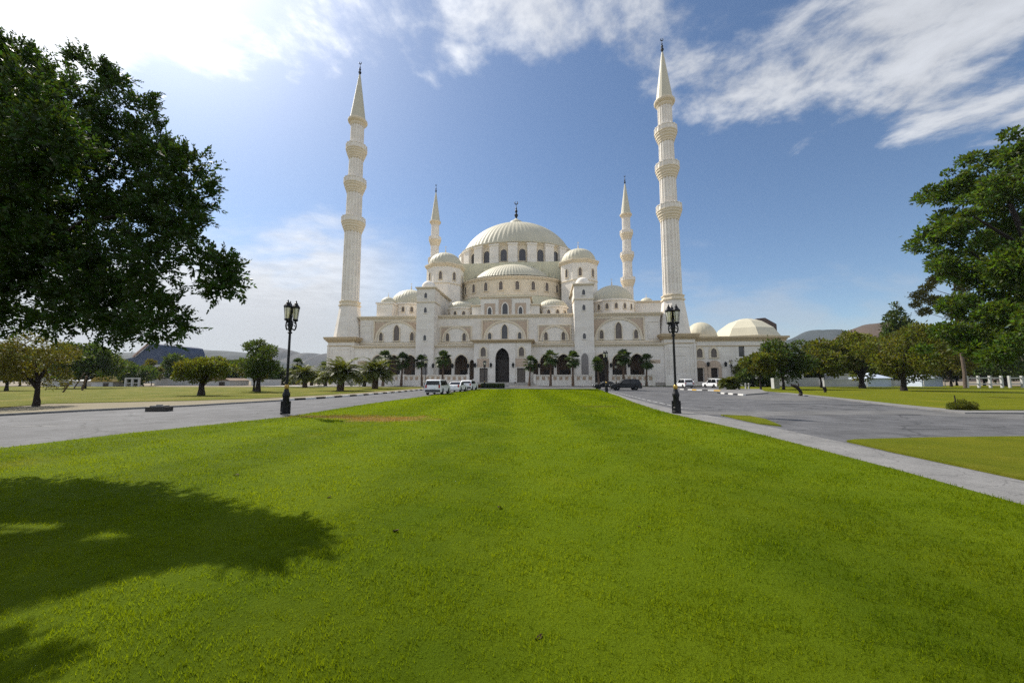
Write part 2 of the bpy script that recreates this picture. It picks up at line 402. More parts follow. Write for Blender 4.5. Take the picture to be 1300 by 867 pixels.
# ------------------------------------------------------------------ ground
def lawn_material(name, a, b, dry, stripes=True, patches=(), trans=0, dryness=.62):
    m = bpy.data.materials.new(name); m.use_nodes = True
    nt = m.node_tree; L = nt.links; bs = nt.nodes['Principled BSDF']; bs.inputs['Roughness'].default_value = .8; bs.inputs['Specular IOR Level'].default_value = .02
    tc = nt.nodes.new('ShaderNodeTexCoord'); P = tc.outputs['Object']
    def noise(sc, det=6, ro=.6): n = nn(nt, 'ShaderNodeTexNoise', Scale=sc, Detail=det, Roughness=ro); L.new(P, n.inputs[0]); return n.outputs[0]
    def mr(x, lo, hi, o0=0, o1=1):
        n = nn(nt, 'ShaderNodeMapRange'); L.new(x, n.inputs[0]); n.inputs[1].default_value = lo; n.inputs[2].default_value = hi; n.inputs[3].default_value = o0; n.inputs[4].default_value = o1; return n.outputs[0]
    def mix(f, x, y, bl='MIX'):
        n = nn(nt, 'ShaderNodeMix', data_type='RGBA', blend_type=bl)
        L.new(f, n.inputs[0]) if not isinstance(f, float) else setattr(n.inputs[0], 'default_value', f)
        for i, q in ((6, x), (7, y)):
            if isinstance(q, tuple): n.inputs[i].default_value = (*q, 1)
            else: L.new(q, n.inputs[i])
        return n.outputs[2]
    c = mix(mr(noise(.45), .38, .62), a, b)
    c = mix(mr(noise(5, 8, .7), .3, .7, 0, .45), c, tuple(x * .62 for x in a))
    c = mix(mr(noise(.22, 8, .65), dryness, dryness + .13, 0, .75), c, dry)
    if stripes:
        sx = nt.nodes.new('ShaderNodeSeparateXYZ'); L.new(P, sx.inputs[0])
        w = nn(nt, 'ShaderNodeMath', operation='SINE'); q = nn(nt, 'ShaderNodeMath', operation='MULTIPLY'); q.inputs[1].default_value = 1.35; L.new(sx.outputs[0], q.inputs[0]); L.new(q.outputs[0], w.inputs[0])
        c = mix(mr(w.outputs[0], -.4, .4, 0, .24), c, tuple(min(1, x * 1.45) for x in b))
    for (x, y, rx, ry, col, k) in patches:
        mp = nt.nodes.new('ShaderNodeMapping'); mp.inputs['Location'].default_value = (-x / rx, -y / ry, 0); mp.inputs['Scale'].default_value = (1 / rx, 1 / ry, 1); L.new(P, mp.inputs[0])
        ln = nn(nt, 'ShaderNodeVectorMath', operation='LENGTH'); L.new(mp.outputs[0], ln.inputs[0])
        ad = nn(nt, 'ShaderNodeMath', operation='ADD'); L.new(ln.outputs['Value'], ad.inputs[0]); L.new(mr(noise(.9, 7, .65), .25, .75, -.7, .7), ad.inputs[1])
        c = mix(mr(ad.outputs[0], .55, 1.15, k, 0), c, col)
    L.new(c, bs.inputs['Base Color'])
    n = nn(nt, 'ShaderNodeTexNoise', Scale=38, Detail=8, Roughness=.75); L.new(P, n.inputs[0])
    bp = nn(nt, 'ShaderNodeBump', Strength=.9, Distance=.05); L.new(n.outputs[0], bp.inputs['Height']); L.new(bp.outputs[0], bs.inputs['Normal'])
    if trans:
        t = nt.nodes.new('ShaderNodeBsdfTranslucent'); L.new(mix(1.0, c, (1.5, 1.25, .5), 'MULTIPLY'), t.inputs[0])
        ms = nt.nodes.new('ShaderNodeMixShader'); ms.inputs[0].default_value = trans
        L.new(bs.outputs[0], ms.inputs[1]); L.new(t.outputs[0], ms.inputs[2]); L.new(ms.outputs[0], nt.nodes['Material Output'].inputs[0])
    return m
DRYPATCH = ((-5.6, 16.6, 2.2, 1.3, (.20, .135, .05), .9), (-8.4, 17.6, 2.2, .9, (.115, .085, .03), .85), (5.6, 24.0, 1.6, .8, (.10, .10, .03), .5), (9.6, 27.0, 1.5, 1.2, (.12, .11, .03), .4))
GA, GB = (.092, .142, .005), (.125, .172, .006)
LAWN = lawn_material('lawn_grass', tuple(x * .80 for x in GA), tuple(x * .86 for x in GB), (.17, .175, .02), True, DRYPATCH, dryness=.60)
BLADE = lawn_material('grass_blade', (.112, .188, .005), (.152, .218, .006), (.18, .18, .015), True, DRYPATCH, trans=.6, dryness=.60)
FIELD = lawn_material('dry_field_grass', (.098, .112, .014), (.145, .145, .018), (.20, .165, .05), False, (), dryness=.50)
FIELD2 = lawn_material('park_grass', (.105, .125, .009), (.145, .150, .012), (.18, .16, .03), False, (), dryness=.58)

big = 6000
sheet('ground', [(-big, -big), (big, -big), (big, big), (-big, big)], -.03, SOIL)
# the carriageway sweeping round the lawn and across the front of the building
road_left_outer = [(-26, -8), (-25.2, 6)] + poly((0, 528), (100, 522.5), (240, 516), (357, 509), (400, 506.5), (460, 502), (500, 498.6), (538, 495)) + [(-15.2, 72)]
sheet('road', road_left_outer + [(-17, 80), (-60, 84), (-60, 93), (95, 93), (95, 40), (60, 30), (40, -8)], 0.0, ASPH)
lawn_left = [(-13.2, -8), (-12.9, 4)] + poly((0, 571), (150, 553), (362, 530.5), (470, 513), (540, 503.5), (590, 496.9)) + [(-5.9, 68.6)]
lawn_right = [(15.6, 70.2)] + poly((770, 498.2), (785, 503.3), (801, 510), (830, 520), (862, 528.6), (930, 544), (1000, 562), (1150, 602), (1300, 645)) + [(6.5, 2), (6.4, -8)]
lawn_outline = lawn_left + lawn_right
slab('lawn', lawn_outline, -.02, .045, LAWN)
path_up = poly((930, 533), (1000, 547), (1060, 560), (1150, 580), (1300, 612))
slab('footpath', [(15.9, 70.2), (13.4, 52), (10.9, 36)] + poly((820, 511), (861, 521)) + path_up + [(9.0, 2), (8.9, -8)] + lawn_right[::-1][0:len(lawn_right)], -.02, .02, PAVE)
slab('grass_island', poly((915, 527.4), (952, 529), (972, 533), (992, 541.5), (965, 538.5), (935, 532)), -.02, .05, FIELD2)
slab('side_lawn', poly((1085, 559.5), (1180, 557), (1300, 555.5)) + [(24, 9.5), (24, -8), (9.4, -8), (9.5, 2)] + poly((1300, 610), (1150, 578), (1075, 561)), -.02, .05, FIELD2)
# right park
park = poly((1000, 499), (1060, 505), (1150, 515), (1225, 522.3), (1300, 522.3)) + [(46, 20.5), (130, 20.5), (130, 104), (62, 104), (47, 80), (40, 64)]
slab('park_lawn', park, -.02, .09, FIELD2)
edge = poly((985, 499), (1000, 500.2), (1060, 506.6), (1150, 517.5), (1225, 525.2), (1300, 525.4)) + [(46, 19.2), (46, 20.6)] + poly((1300, 522.2), (1225, 522.2), (1150, 514.8), (1060, 504.8), (1000, 498.8))
slab('pavement', edge, -.02, .06, PAVE)
# pale worn bands in the asphalt (concrete crossing)
CONC = mat('worn_concrete_lane', (.165, .162, .16), .85, (.115, .113, .112), .35, .5, .3, 40); weathered(CONC, .6)
sheet('crossing_lane', poly((862, 522), (1000, 522), (1150, 521), (1300, 526), (1300, 533), (1150, 526), (1010, 527), (960, 529), (905, 526.5)), .004, CONC)
sheet('crossing_lane', poly((905, 505), (960, 501), (1010, 502), (1060, 508), (1010, 509), (950, 507)), .004, CONC)
# lane line and flat dark patches, one of them a drain cover
PAINT = mat('worn_white_paint', (.55, .55, .53), .8, (.22, .22, .22), 3, .45)
def line_band(name, pts, w, z, m, dash=None):
    bm = bmesh.new(); P = [Vector((x, y, 0)) for x, y in pts]; acc = 0
    for a, b in zip(P, P[1:]):
        L = (b - a).length; d = (b - a) / L; s = Vector((-d.y, d.x, 0)) * w / 2; t = 0
        while t < L:
            e = min(L, t + (dash[0] if dash else L)); p, q = a + d * t, a + d * e
            f = bm.faces.new([bm.verts.new((r.x, r.y, z)) for r in (p - s, q - s, q + s, p + s)])
            t = e + (dash[1] if dash else L)
    bm.normal_update()
    for f in bm.faces:
        if f.normal.z < 0: f.normal_flip()
    me = bpy.data.meshes.new(name); bm.to_mesh(me); bm.free()
    return kind(link(name, me, m), 'structure')
line_band('road_markings', poly((770, 494.6), (815, 506.5), (868, 518.2), (905, 521)), .12, .006, PAINT, (1.4, .5))
PATCH = mat('dark_road_patch', (.035, .035, .037), .7)
def dark_spot(pts, seed):
    g = random.Random(seed); bm = bmesh.new(); c = ground(*pts[:2]); rx, ry = pts[2:]
    vs = [bm.verts.new((c[0] + rx * math.cos(t) * g.uniform(.6, 1.15), c[1] + ry * math.sin(t) * g.uniform(.5, 1.2), .005)) for t in [2 * math.pi * k / 14 for k in range(14)]]
    bm.faces.new(vs); me = bpy.data.meshes.new('dark_patch'); bm.to_mesh(me); bm.free()
    kind(link('dark_patch', me, PATCH), 'structure')
for i, p in enumerate(((65, 541, .5, .12), (100, 550, .12, .07), (110, 533, .6, .1), (112, 542, .4, .08), (30, 541, .9, .1), (200, 532, .8, .07), (60, 556, .1, .05), (1153, 526.5, .75, .3), (1280, 524.5, 1.2, .25), (1240, 530, 1.6, .12), (1090, 514, 2.2, .3), (1010, 513, 2.4, .35), (1180, 545, 1.6, .06), (980, 535, 1.4, .06), (700, 0, 0, 0))):
    if p[1]: dark_spot(p, i)
# left field with its beige verge, and the striped kerb
field = [(-27.5, -8), (-26.8, 6)] + poly((0, 519.5), (60, 514), (150, 512), (240, 510), (330, 507), (357, 505.6), (400, 503), (460, 499.2), (538, 493)) + [(-17, 75), (-20, 84), (-60, 86), (-220, 100), (-220, -8)]
slab('field', field, -.02, .10, FIELD)
VERGE = mat('sandy_verge', (.20, .165, .11), .95, (.14, .12, .065), .8, .5, .5, 12)
slab('verge', road_left_outer + field[::-1][5:len(field) - 0], -.02, .06, VERGE) if False else slab('verge', road_left_outer + [(-18, 76)] + field[2:11][::-1] + [(-26.8, 6), (-27.5, -8)], -.02, .07, VERGE)
KW = mat('white_kerb_paint', (.62, .61, .58), .7, (.45, .44, .42), 3, .5)
KB = mat('black_kerb_paint', (.018, .018, .02), .6)
KY = mat('yellow_kerb_paint', (.55, .33, .04), .6)
def kerb(pts, seg, mats, w=.3, h=.16):
    bm = bmesh.new(); P = [Vector((x, y, 0)) for x, y in pts]; i = 0; rest = []
    for a, b in zip(P, P[1:]):
        n = max(1, round((b - a).length / seg))
        for k in range(n):
            p, q = a.lerp(b, k / n), a.lerp(b, (k + 1) / n); d = (q - p).normalized(); s = Vector((-d.y, d.x, 0)) * w / 2
            nf = len(bm.faces)
            lo = [bm.verts.new((r.x, r.y, -.02)) for r in (p - s, q - s, q + s, p + s)]; hi = [bm.verts.new((r.x, r.y, h)) for r in (p - s * .85, q - s * .85, q + s, p + s)]
            fs = [bm.faces.new(hi)] + [bm.faces.new((lo[j], lo[(j + 1) % 4], hi[(j + 1) % 4], hi[j])) for j in range(4)]
            for f in fs: f.material_index = i % len(mats)
            i += 1
    bmesh.ops.recalc_face_normals(bm, faces=bm.faces)
    me = bpy.data.meshes.new('kerb'); bm.to_mesh(me); bm.free()
    for m in mats: me.materials.append(m)
    return kind(link('kerb', me), 'structure')
kerb(poly((357, 509), (400, 506.5), (460, 502), (500, 498.6), (538, 495)) + [(-15.2, 72)], 1.25, [KW, KB])
kerb([(-26, -8), (-25.2, 6)] + poly((0, 528), (100, 522.5), (240, 516), (357, 509)), 1.6, [PAVE], .25, .1)
kerb(poly((864, 494.6), (885, 495.6), (915, 496.6)), 1.1, [KW, KB, KW, KY]); kerb(poly((912, 499.4), (926, 500.6), (945, 502.2)), 1.1, [KB, KW])
slab('traffic_island', poly((888, 494.2), (915, 496.4), (912, 499.2), (945, 502), (975, 499.5), (965, 494.6)), -.02, .12, PAVE)
# plaza before the building
slab('plaza', [(-62, 93), (80, 93), (84, 106), (80, 150), (-62, 150)], -.02, .13, PLAZA)
kerb([(-62, 92.9), (0, 92.9), (80, 92.9)], 2.4, [KB, PAVE, KB], .3, .15)
slab('plaza_lawn', [(27, 95.2), (74, 91.9 + 3.3), (74, 98), (27, 98)], .1, .17, FIELD2)

# grass blades: near the viewer real blades, thinning out with distance
def inside(px, py, P):
    P = np.array(P); n = len(P); c = np.zeros(len(px), bool); j = n - 1
    for i in range(n):
        xi, yi = P[i]; xj, yj = P[j]
        c ^= ((yi > py) != (yj > py)) & (px < (xj - xi) * (py - yi) / (yj - yi + 1e-12) + xi); j = i
    return c
def make_grass():
    g = np.random.default_rng(3); Ps = []; Hs = []; Ws = []
    for (y0, y1, n, h, w) in ((1.3, 3.2, 5200, .034, .0050), (3.2, 5.5, 2800, .036, .0068), (5.5, 9, 1200, .038, .0098), (9, 15, 620, .042, .014), (15, 26, 260, .048, .026), (26, 45, 110, .055, .05), (45, 69.5, 48, .07, .095)):
        xm = 1.45 * y1
        xa, xb = max(-xm, -13), min(xm, 15)
        N = int((xb - xa) * (y1 - y0) * n)
        x = g.uniform(xa, xb, N); y = g.uniform(y0, y1, N)
        ok = inside(x, y, lawn_outline) & (np.abs(x) < 1.42 * y + .3)
        x, y = x[ok], y[ok]
        # tufts: heights follow a coarse noise made of a few sines
        t = np.sin(x * 3.1 + np.sin(y * 2.3)) * np.sin(y * 3.7 + np.sin(x * 1.9)) + .7 * np.sin(x * 11 + y * 7) * np.sin(y * 13 - x * 5)
        if y1 < 16:      # mown turf grows in tufts with darker gaps between them
            t2 = np.sin(x * 23 + 2 * np.sin(y * 9)) * np.sin(y * 27 + 2 * np.sin(x * 8)) + .8 * np.sin(x * 47 + y * 19) * np.sin(y * 43 - x * 17) + .6 * t
            kp = g.random(len(x)) < np.clip(.68 + .42 * t2, .25, 1); x, y, t = x[kp], y[kp], t[kp] + .5 * np.clip(t2[kp], -1, 1)
        x = x + g.normal(size=len(x)) * .03
        Ps.append(np.stack([x, y, np.full(len(x), .041)], 1)); Hs.append(h * (1 + .28 * t) * g.uniform(.6, 1.35, len(x))); Ws.append(w * g.uniform(.7, 1.3, len(x)))
    P = np.concatenate(Ps); H = np.concatenate(Hs); W = np.concatenate(Ws); N = len(P)
    a = g.uniform(0, 2 * np.pi, N); s = np.stack([np.cos(a), np.sin(a), 0 * a], 1) * W[:, None] * .5
    lean = g.normal(size=(N, 3)) * .45; lean[:, 2] = 1; lean = unit(lean)
    co = np.stack([P - s, P + s, P + lean * H[:, None]], 1).reshape(-1, 3)
    kind(link('grass', np_mesh('grass', co, N, 3, BLADE)), 'stuff')
make_grass()
# dead leaves lying on the lawn
DEAD = mat('dead_leaf', (.06, .028, .012), .8, (.03, .016, .01), 30, .5)
def dead_leaf_mesh(seed):
    g = random.Random(seed); bm = bmesh.new(); n = 6
    rows = []
    for i in range(n + 1):
        t = i / n; w = .022 * math.sin(math.pi * min(1, t * .94 + .04)) ** .8; x = (t - .5) * .085
        rows.append([bm.verts.new((x, s * w, .012 + abs(s) * .012 + .012 * math.sin(3 * t + seed))) for s in (-1, 0, 1)])
    for a, b in zip(rows, rows[1:]):
        for k in range(2): bm.faces.new((a[k], a[k + 1], b[k + 1], b[k]))
    return done(bm)
for i, (px, py, lab) in enumerate(((300, 602, 'small dark dead leaf on the sunlit grass just beyond the tree shadow'), (634, 642, 'curled brown dead leaf lying in the middle of the lawn'),
        (502, 671, 'dry brown leaf on the lawn to the left of the middle'), (684, 803, 'reddish fallen leaf on the darker grass close to the viewer'), (810, 665, 'lone dead leaf on the lawn to the right of the middle'),
        (418, 629, 'tiny brown leaf on the lawn right of the tree shadow edge'), (1163, 633, 'small dark leaf lying on the pale footpath'))):
    x, y = ground(px, py, .075); o = link('fallen_leaf', dead_leaf_mesh(i), DEAD, loc=(x, y, .04 if i < 6 else .012), rz=i * 1.3)
    tag(o, lab, 'leaf', 'fallen leaves on the grass and path'); o.scale = (1.1, 1.1, 1.1) if i in (0, 1, 2) else (.75, .75, .75)

# ------------------------------------------------------------------ the mosque (local u = right, v = back, z = up)
YAW = R(5.2)
OX, OY = -1.0 - 1.4 * math.cos(YAW), 108.0 + 1.4 * math.sin(YAW)
mosque = thing('mosque', 'large pale stone mosque with cream domes and four tall minarets beyond the lawn', 'mosque', (OX, OY, 0), -YAW)
WINC = {}
def window(parent, x, y, z0, w, zs, za, rz=0, glass=None, pointed=True, fr=None, depth=.28, fw=.22):
    """arched window: moulded frame with a pane set back inside it; zs, za are heights above the sill"""
    fr = fr or CREAM; glass = glass or SCREEN
    key = (w, zs, za, pointed, fr.name, glass.name, depth, fw)
    if key not in WINC:
        bm = bmesh.new()
        inn = arch_shape(w, 0, zs, za, 8, pointed); out = arch_shape(w + fw, 0, zs, za + fw * 1.2, 8, pointed)
        ring_prism(bm, out, inn, -depth, .05); box(bm, -w - fw - .06, w + fw + .06, -depth - .08, .05, -.22, 0)
        a = done(bm, name='window'); bm = bmesh.new(); prism(bm, arch_shape(w, 0, zs, za, 8, pointed), -.06, .04); b = done(bm, name='pane')
        a.materials.append(fr); b.materials.append(glass); WINC[key] = (a, b)
    a, b = WINC[key]
    o = link('window', a, None, parent, (x, y, z0), rz); link('pane', b, None, o)
    return o
def cornice(bm, x0, x1, y0, y1, z, steps=((.25, .0, .3), (.5, .3, .55), (.8, .55, .85))):
    for (e, a, b) in steps: box(bm, x0 - e, x1 + e, y0 - e, y1 + e, z + a, z + b)
def finial(parent, x, y, z, h, m=None):
    bm = bmesh.new()
    r = h * .05
    lathe(bm, [(r * 1.2, 0), (r * .8, h * .1), (r * 1.9, h * .2), (r * 1.9, h * .26), (r * .6, h * .34), (r * 1.4, h * .42), (r * 1.4, h * .47), (r * .5, h * .54), (r * .9, h * .6), (r * .35, h * .66), (r * .2, h * .82), (0, h * .84)], 10)
    # crescent on top
    P = [(math.cos(t) * h * .075, h * .91 + math.sin(t) * h * .085) for t in [R(-250 + 320 * k / 12) for k in range(13)]]
    tube(bm, [(x_, 0, z_) for x_, z_ in P], [r * (.12 + .5 * math.sin(math.pi * k / 12)) for k in range(13)], 6)
    return link('finial', done(bm, True), m or BLACK, parent, (x, y, z))
def dome_profile(r, z0, h, n=14, lip=.04, p=1.0):
    pr = [(r * (1 + lip), z0 - .001), (r * (1 + lip), z0 + h * .02)]
    for k in range(n + 1):
        t = R(90 * k / n); pr.append((max(r * math.cos(t) ** p, 0 if k == n else .01), z0 + h * .02 + h * .98 * math.sin(t)))
    pr[-1] = (0, z0 + h)
    return pr
def dome(name, parent, x, y, r, z0, h, ribn=48, ax=1, ay=1, a0=0, a1=360, n=None, m=None, p=1.0):
    bm = bmesh.new(); lathe(bm, dome_profile(r, z0, h, p=p), n or ribn * 4, 0, 0, ax, ay, a0, a1, .024, ribn)
    return link(name, done(bm, True, sharp=60), m or ROOF, parent, (x, y, 0))

# terrace, steps, portico
bm = bmesh.new(); box(bm, -44.4, 44.4, -5.5, 8, 0, 1.0)
for i in range(4): box(bm, -8.5 - .3 * i, 8.5 + .3 * i, -6.6 - .4 * i, -5.5, 0, .95 - .22 * i)
link('terrace', done(bm), PLAZA, mosque)
arch_u = [12.2, 16.9, 27.3, 32.1, 36.9]
bm = bmesh.new()
ops = [(s * u, 1.95, 1.0, 6.5, 8.8, True) for u in arch_u for s in (-1, 1)] + [(s * 9.1, .7, 1.0, 6.3, 7.4, True) for s in (-1, 1)]
arch_wall(bm, -44.25, 44.25, 1.0, 11.2, 0, .9, ops)
arc = link('arcade_wall', done(bm), WHITE, mosque)
bm = bmesh.new(); cornice(bm, -44.25, 44.25, 0.02, 3.0, 10.85, ((.18, 0, .3), (.42, .3, .5), (.62, .5, .78)))
link('cornice', done(bm), CREAM, arc)
for s in (-1, 1):
    for u in arch_u:
        bm = bmesh.new(); ring_prism(bm, arch_shape(2.2, 6.4, 6.5, 9.15, 8), arch_shape(1.96, 6.4, 6.5, 8.82, 8), -.12, .3)
        link('arch_moulding', done(bm), CREAM, arc, (s * u, 0, 0))
    for u in (10.05, 14.55, 19.05, 25.15, 29.7, 34.5, 39.05):
        bm = boxes((-.34, .34, -.16, 1.05, 5.9, 6.5), (-.26, .26, -.1, .98, 5.6, 5.9))
        link('capital', done(bm), CREAM, arc, (s * u, 0, 0))
# portico interior: back wall with dark doors, side walls
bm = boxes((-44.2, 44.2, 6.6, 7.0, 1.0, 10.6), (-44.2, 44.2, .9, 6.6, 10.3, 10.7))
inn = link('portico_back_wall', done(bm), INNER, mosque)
for s in (-1, 1):
    for u in arch_u:
        link('portico_door', done(boxes((-1.3, 1.3, 6.42, 6.6, 1.0, 4.6))), DOOR, inn, (s * u + .4 * s, 0, 0))
# main body
bm = bmesh.new(); box(bm, -44.2, 44.2, 7.0, 82, 0, 20.0); box(bm, -44.2, 44.2, 3.0, 7.0, 10.7, 20.0)
upper = link('upper_wall', done(bm), WHITE, mosque)
bm = bmesh.new(); cornice(bm, -44.2, 44.2, 3.0, 82, 19.75, ((.15, 0, .3), (.4, .3, .65), (.7, .65, 1.0)))
link('cornice', done(bm), CREAM, upper)
bm = bmesh.new(); box(bm, -44.0, 44.0, 2.72, 3.2, 12.2, 12.75); link('string_course', done(bm), CREAM, upper)
def bay(parent, c, hw, z0, z1, arch_hw, apex, wins, glass):
    """framed panel with a big arch, tan spandrels, white tympanum and its windows"""
    y = 3.0
    bm = boxes((c - hw, c + hw, y - .10, y + .1, z0, z1 - .3)); sp = link('spandrel_panel', done(bm), PEACH, parent)
    bm = boxes((c - hw - .35, c - hw, y - .32, y + .1, z0, z1), (c + hw, c + hw + .35, y - .32, y + .1, z0, z1), (c - hw - .35, c + hw + .35, y - .34, y + .1, z1, z1 + .35))
    link('panel_frame', done(bm), CREAM, parent)
    bm = bmesh.new(); prism(bm, arch_shape(arch_hw, z0, z0 + .3, apex, 14, False), -.18, .1)
    link('tympanum', done(bm), WHITE2, parent, (c, y, 0))
    bm = bmesh.new(); ring_prism(bm, arch_shape(arch_hw + .55, z0, z0 + .3, apex + .5, 14, False), arch_shape(arch_hw, z0, z0 + .3, apex, 14, False), -.42, .1)
    link('arch_moulding', done(bm), CREAM, parent, (c, y, 0))
    for (dx, w, zb, h) in wins:
        window(parent, c + dx, y - .18, zb, w, h * .62, h, glass=glass)
bay(upper, 0, 6.5, 12.9, 19.0, 5.9, 18.5, ((0, .85, 13.5, 4.3), (-4.4, .5, 13.5, 1.9), (4.4, .5, 13.5, 1.9)), PANE)
for s in (-1, 1):
    bay(upper, s * 14.5, 4.4, 12.9, 17.2, 3.7, 16.9, ((-2.5, .5, 13.0, 2.4), (2.5, .5, 13.0, 2.4)), SCREEN)
    bay(upper, s * 32.6, 6.9, 12.9, 19.2, 6.3, 18.8, ((0, .85, 13.3, 4.7), (-4.8, .55, 13.3, 2.5), (4.8, .55, 13.3, 2.5)), SCREEN)
    bm = bmesh.new(); a = s * 42.3
    for (p, q) in (((-1.75, 1.75, 2.8, 3.1, 18.1, 18.35)), ) if False else (): pass
    for b in ((a - 1.6, a + 1.6, 2.84, 3.05, 18.0, 18.2), (a - 1.6, a + 1.6, 2.84, 3.05, 13.2, 13.4), (a - 1.6, a - 1.4, 2.84, 3.05, 13.4, 18.0), (a + 1.4, a + 1.6, 2.84, 3.05, 13.4, 18.0)): box(bm, *b)
    link('panel_frame', done(bm), WHITE2, upper)

# porch
bm = bmesh.new()
arch_wall(bm, -7.9, 7.9, 1.0, 11.9, -3, -2.2, [(0, 1.95, 1.0, 7.6, 10.4, True), (-5.2, 1.15, 1.0, 4.89, 4.9, False), (5.2, 1.15, 1.0, 4.89, 4.9, False)])
box(bm, -7.9, -7.1, -2.2, -.02, 1.0, 11.9); box(bm, 7.1, 7.9, -2.2, -.02, 1.0, 11.9); box(bm, -7.9, 7.9, -2.2, 3, 11.4, 11.9)
porch = link('porch', done(bm), WHITE2, mosque)
bm = bmesh.new(); cornice(bm, -7.9, 7.9, -3, 2.6, 11.85, ((.3, 0, .3), (.6, .3, .55), (.95, .55, .85))); link('cornice', done(bm), TAN, porch)
bm = boxes((-3.6, -2.5, -3.3, -2.9, 1.0, 11.6), (2.5, 3.6, -3.3, -2.9, 1.0, 11.6)); ring_prism(bm, [(-2.5, 1.0)] + [(x, 11.6) for x, z in arch_pts(2.5, 7.6, 10.9, 10)] + [(2.5, 1.0)], arch_shape(1.95, 1.0, 7.6, 10.4, 10), -3.28, -2.9)
link('door_surround', done(bm), WHITE2, porch)
link('porch_back_wall', done(boxes((-7.1, 7.1, -.3, 0.0, 1.0, 11.4))), mat('shaded_porch_wood', (.022, .017, .014), .6, (.014, .011, .009), 2, .5), porch)  # near-black wall colour stands in for the porch's deep shade
link('door', done(boxes((-1.7, 1.7, -.42, -.3, 1.0, 7.4), (-.06, .06, -.5, -.42, 1.0, 7.4))), DOOR, porch)
for s in (-1, 1):
    window(porch, s * 5.3, -3.0, 8.1, .72, 1.5, 2.5, glass=SCREEN, fr=CREAM, fw=.35)
    link('carved_panel', done(boxes((-1.7, 1.7, -3.12, -2.95, 5.2, 7.5))), PEACH, porch, (s * 5.3, 0, 0))
    link('side_door', done(boxes((-1.15, 1.15, -2.5, -2.3, 1.0, 4.9), (-.05, .05, -2.56, -2.5, 1.0, 4.9))), mat('grey_brown_door', (.12, .10, .085), .5), porch, (s * 5.2, 0, 0))
# wall lanterns
bm = bmesh.new(); lathe(bm, [(.05, -.75), (.3, -.5), (.38, .3), (.12, .55), (0, .8)], 6); box(bm, -.06, .06, 0, .5, -.1, .1); LANT = done(bm, name='wall_lantern'); LANT.materials.append(BLACK)
for s in (-1, 1):
    for (u, v) in ((3.05, -3.85), (7.5, -3.5), (14.55, -.65), (10.05, -.65), (19.9, -1.6), (25.5, -1.6), (29.7, -.65), (34.5, -.65)):
        link('wall_lantern', LANT, None, mosque, (s * u, v, 5.7))
    link('carved_panel', done(boxes((-1.4, 1.4, -.1, .1, 6.2, 7.1))), PEACH, arc, (s * 41.6, 0, 0))
# attic above the entrance bay
bm = boxes((-7.4, 7.4, 4, 16, 19.9, 25.9), (-10.2, -7.4, 4.6, 16, 19.9, 23.6), (7.4, 10.2, 4.6, 16, 19.9, 23.6))
attic = link('attic', done(bm), WHITE2, mosque)
bm = bmesh.new(); cornice(bm, -7.4, 7.4, 4, 16, 25.85, ((.2, 0, .25), (.5, .25, .6))); cornice(bm, -10.2, -7.98, 4.6, 16, 23.55, ((.2, 0, .25), (.45, .25, .55))); cornice(bm, 7.98, 10.2, 4.6, 16, 23.55, ((.2, 0, .25), (.45, .25, .55)))
link('cornice', done(bm), CREAM, attic)
for (x, w, h) in ((0, 1.9, 4.6), (-4.6, 1.6, 3.4), (4.6, 1.6, 3.4)):
    link('spandrel_panel', done(boxes((x - w, x + w, 3.86, 4.1, 20.9, 20.95 + h))), PEACH, attic)
    window(attic, x, 3.85, 20.9, .8 if x == 0 else .55, (2.1 if x == 0 else 1.2), 3.4 if x == 0 else 2.2, glass=PANE, fr=WHITE2, fw=.3)
# small exedras beside the attic
for s in (-1, 1):
    bm = bmesh.new(); lathe(bm, [(4.4, 19.9), (4.4, 23.2), (4.75, 23.3), (4.75, 23.75), (4.3, 23.75)], 40, ay=.9)
    ex = link('exedra', done(bm, True), WHITE2, mosque, (s * 14.2, 9.5, 0))
    d = dome('exedra_dome', ex, 0, 0, 4.35, 23.7, 2.6, 30, ay=.9)
    for a in (-52, -17, 17, 52): 
        t = R(a); window(ex, 4.4 * math.sin(t), -4.4 * .9 * math.cos(t), 20.9, .45, 1.0, 1.6, rz=t, glass=SCREEN, fw=.18, depth=.2)
# square front towers with their small caps, wing walls running back from them
for s in (-1, 1):
    x = s * 22.6
    bm = boxes((x - 2.65, x + 2.65, -1.2, 4.2, 0, 28.0), (x - 2.65 + .3, x + 2.65 - .3, 4.2, 18, 19.9, 28.0))
    tw = link('square_tower', done(bm), WHITE, mosque)
    bm = bmesh.new(); cornice(bm, x - 2.65, x + 2.65, -1.2, 18, 27.9, ((.15, 0, .25), (.4, .25, .6))); box(bm, x - 2.85, x + 2.85, -1.4, 4.4, 23.9, 24.25)
    link('cornice', done(bm), CREAM, tw)
    bm = bmesh.new(); lathe(bm, [(2.15, 28.5), (2.15, 28.9)] + dome_profile(2.05, 28.9, 2.0, 8)[2:], 40); link('tower_cap', done(bm, True), WHITE2, tw, (x, 1.4, 0)); finial(tw, x, 1.4, 30.8, 1.5, CREAM)
    for z in (12.9, 20.9, 25.2): window(tw, x, -1.2, z, .42, .9, 1.6, glass=PANE, fr=WHITE2, fw=.12, depth=.12)
    bm = bmesh.new(); prism(bm, arch_shape(.95, 2.6, 7.6, 9.0, 8), -.02, .1); link('niche', done(bm), mat('grey_niche_screen', (.22, .20, .185), .7), tw, (x, -1.24, 0))
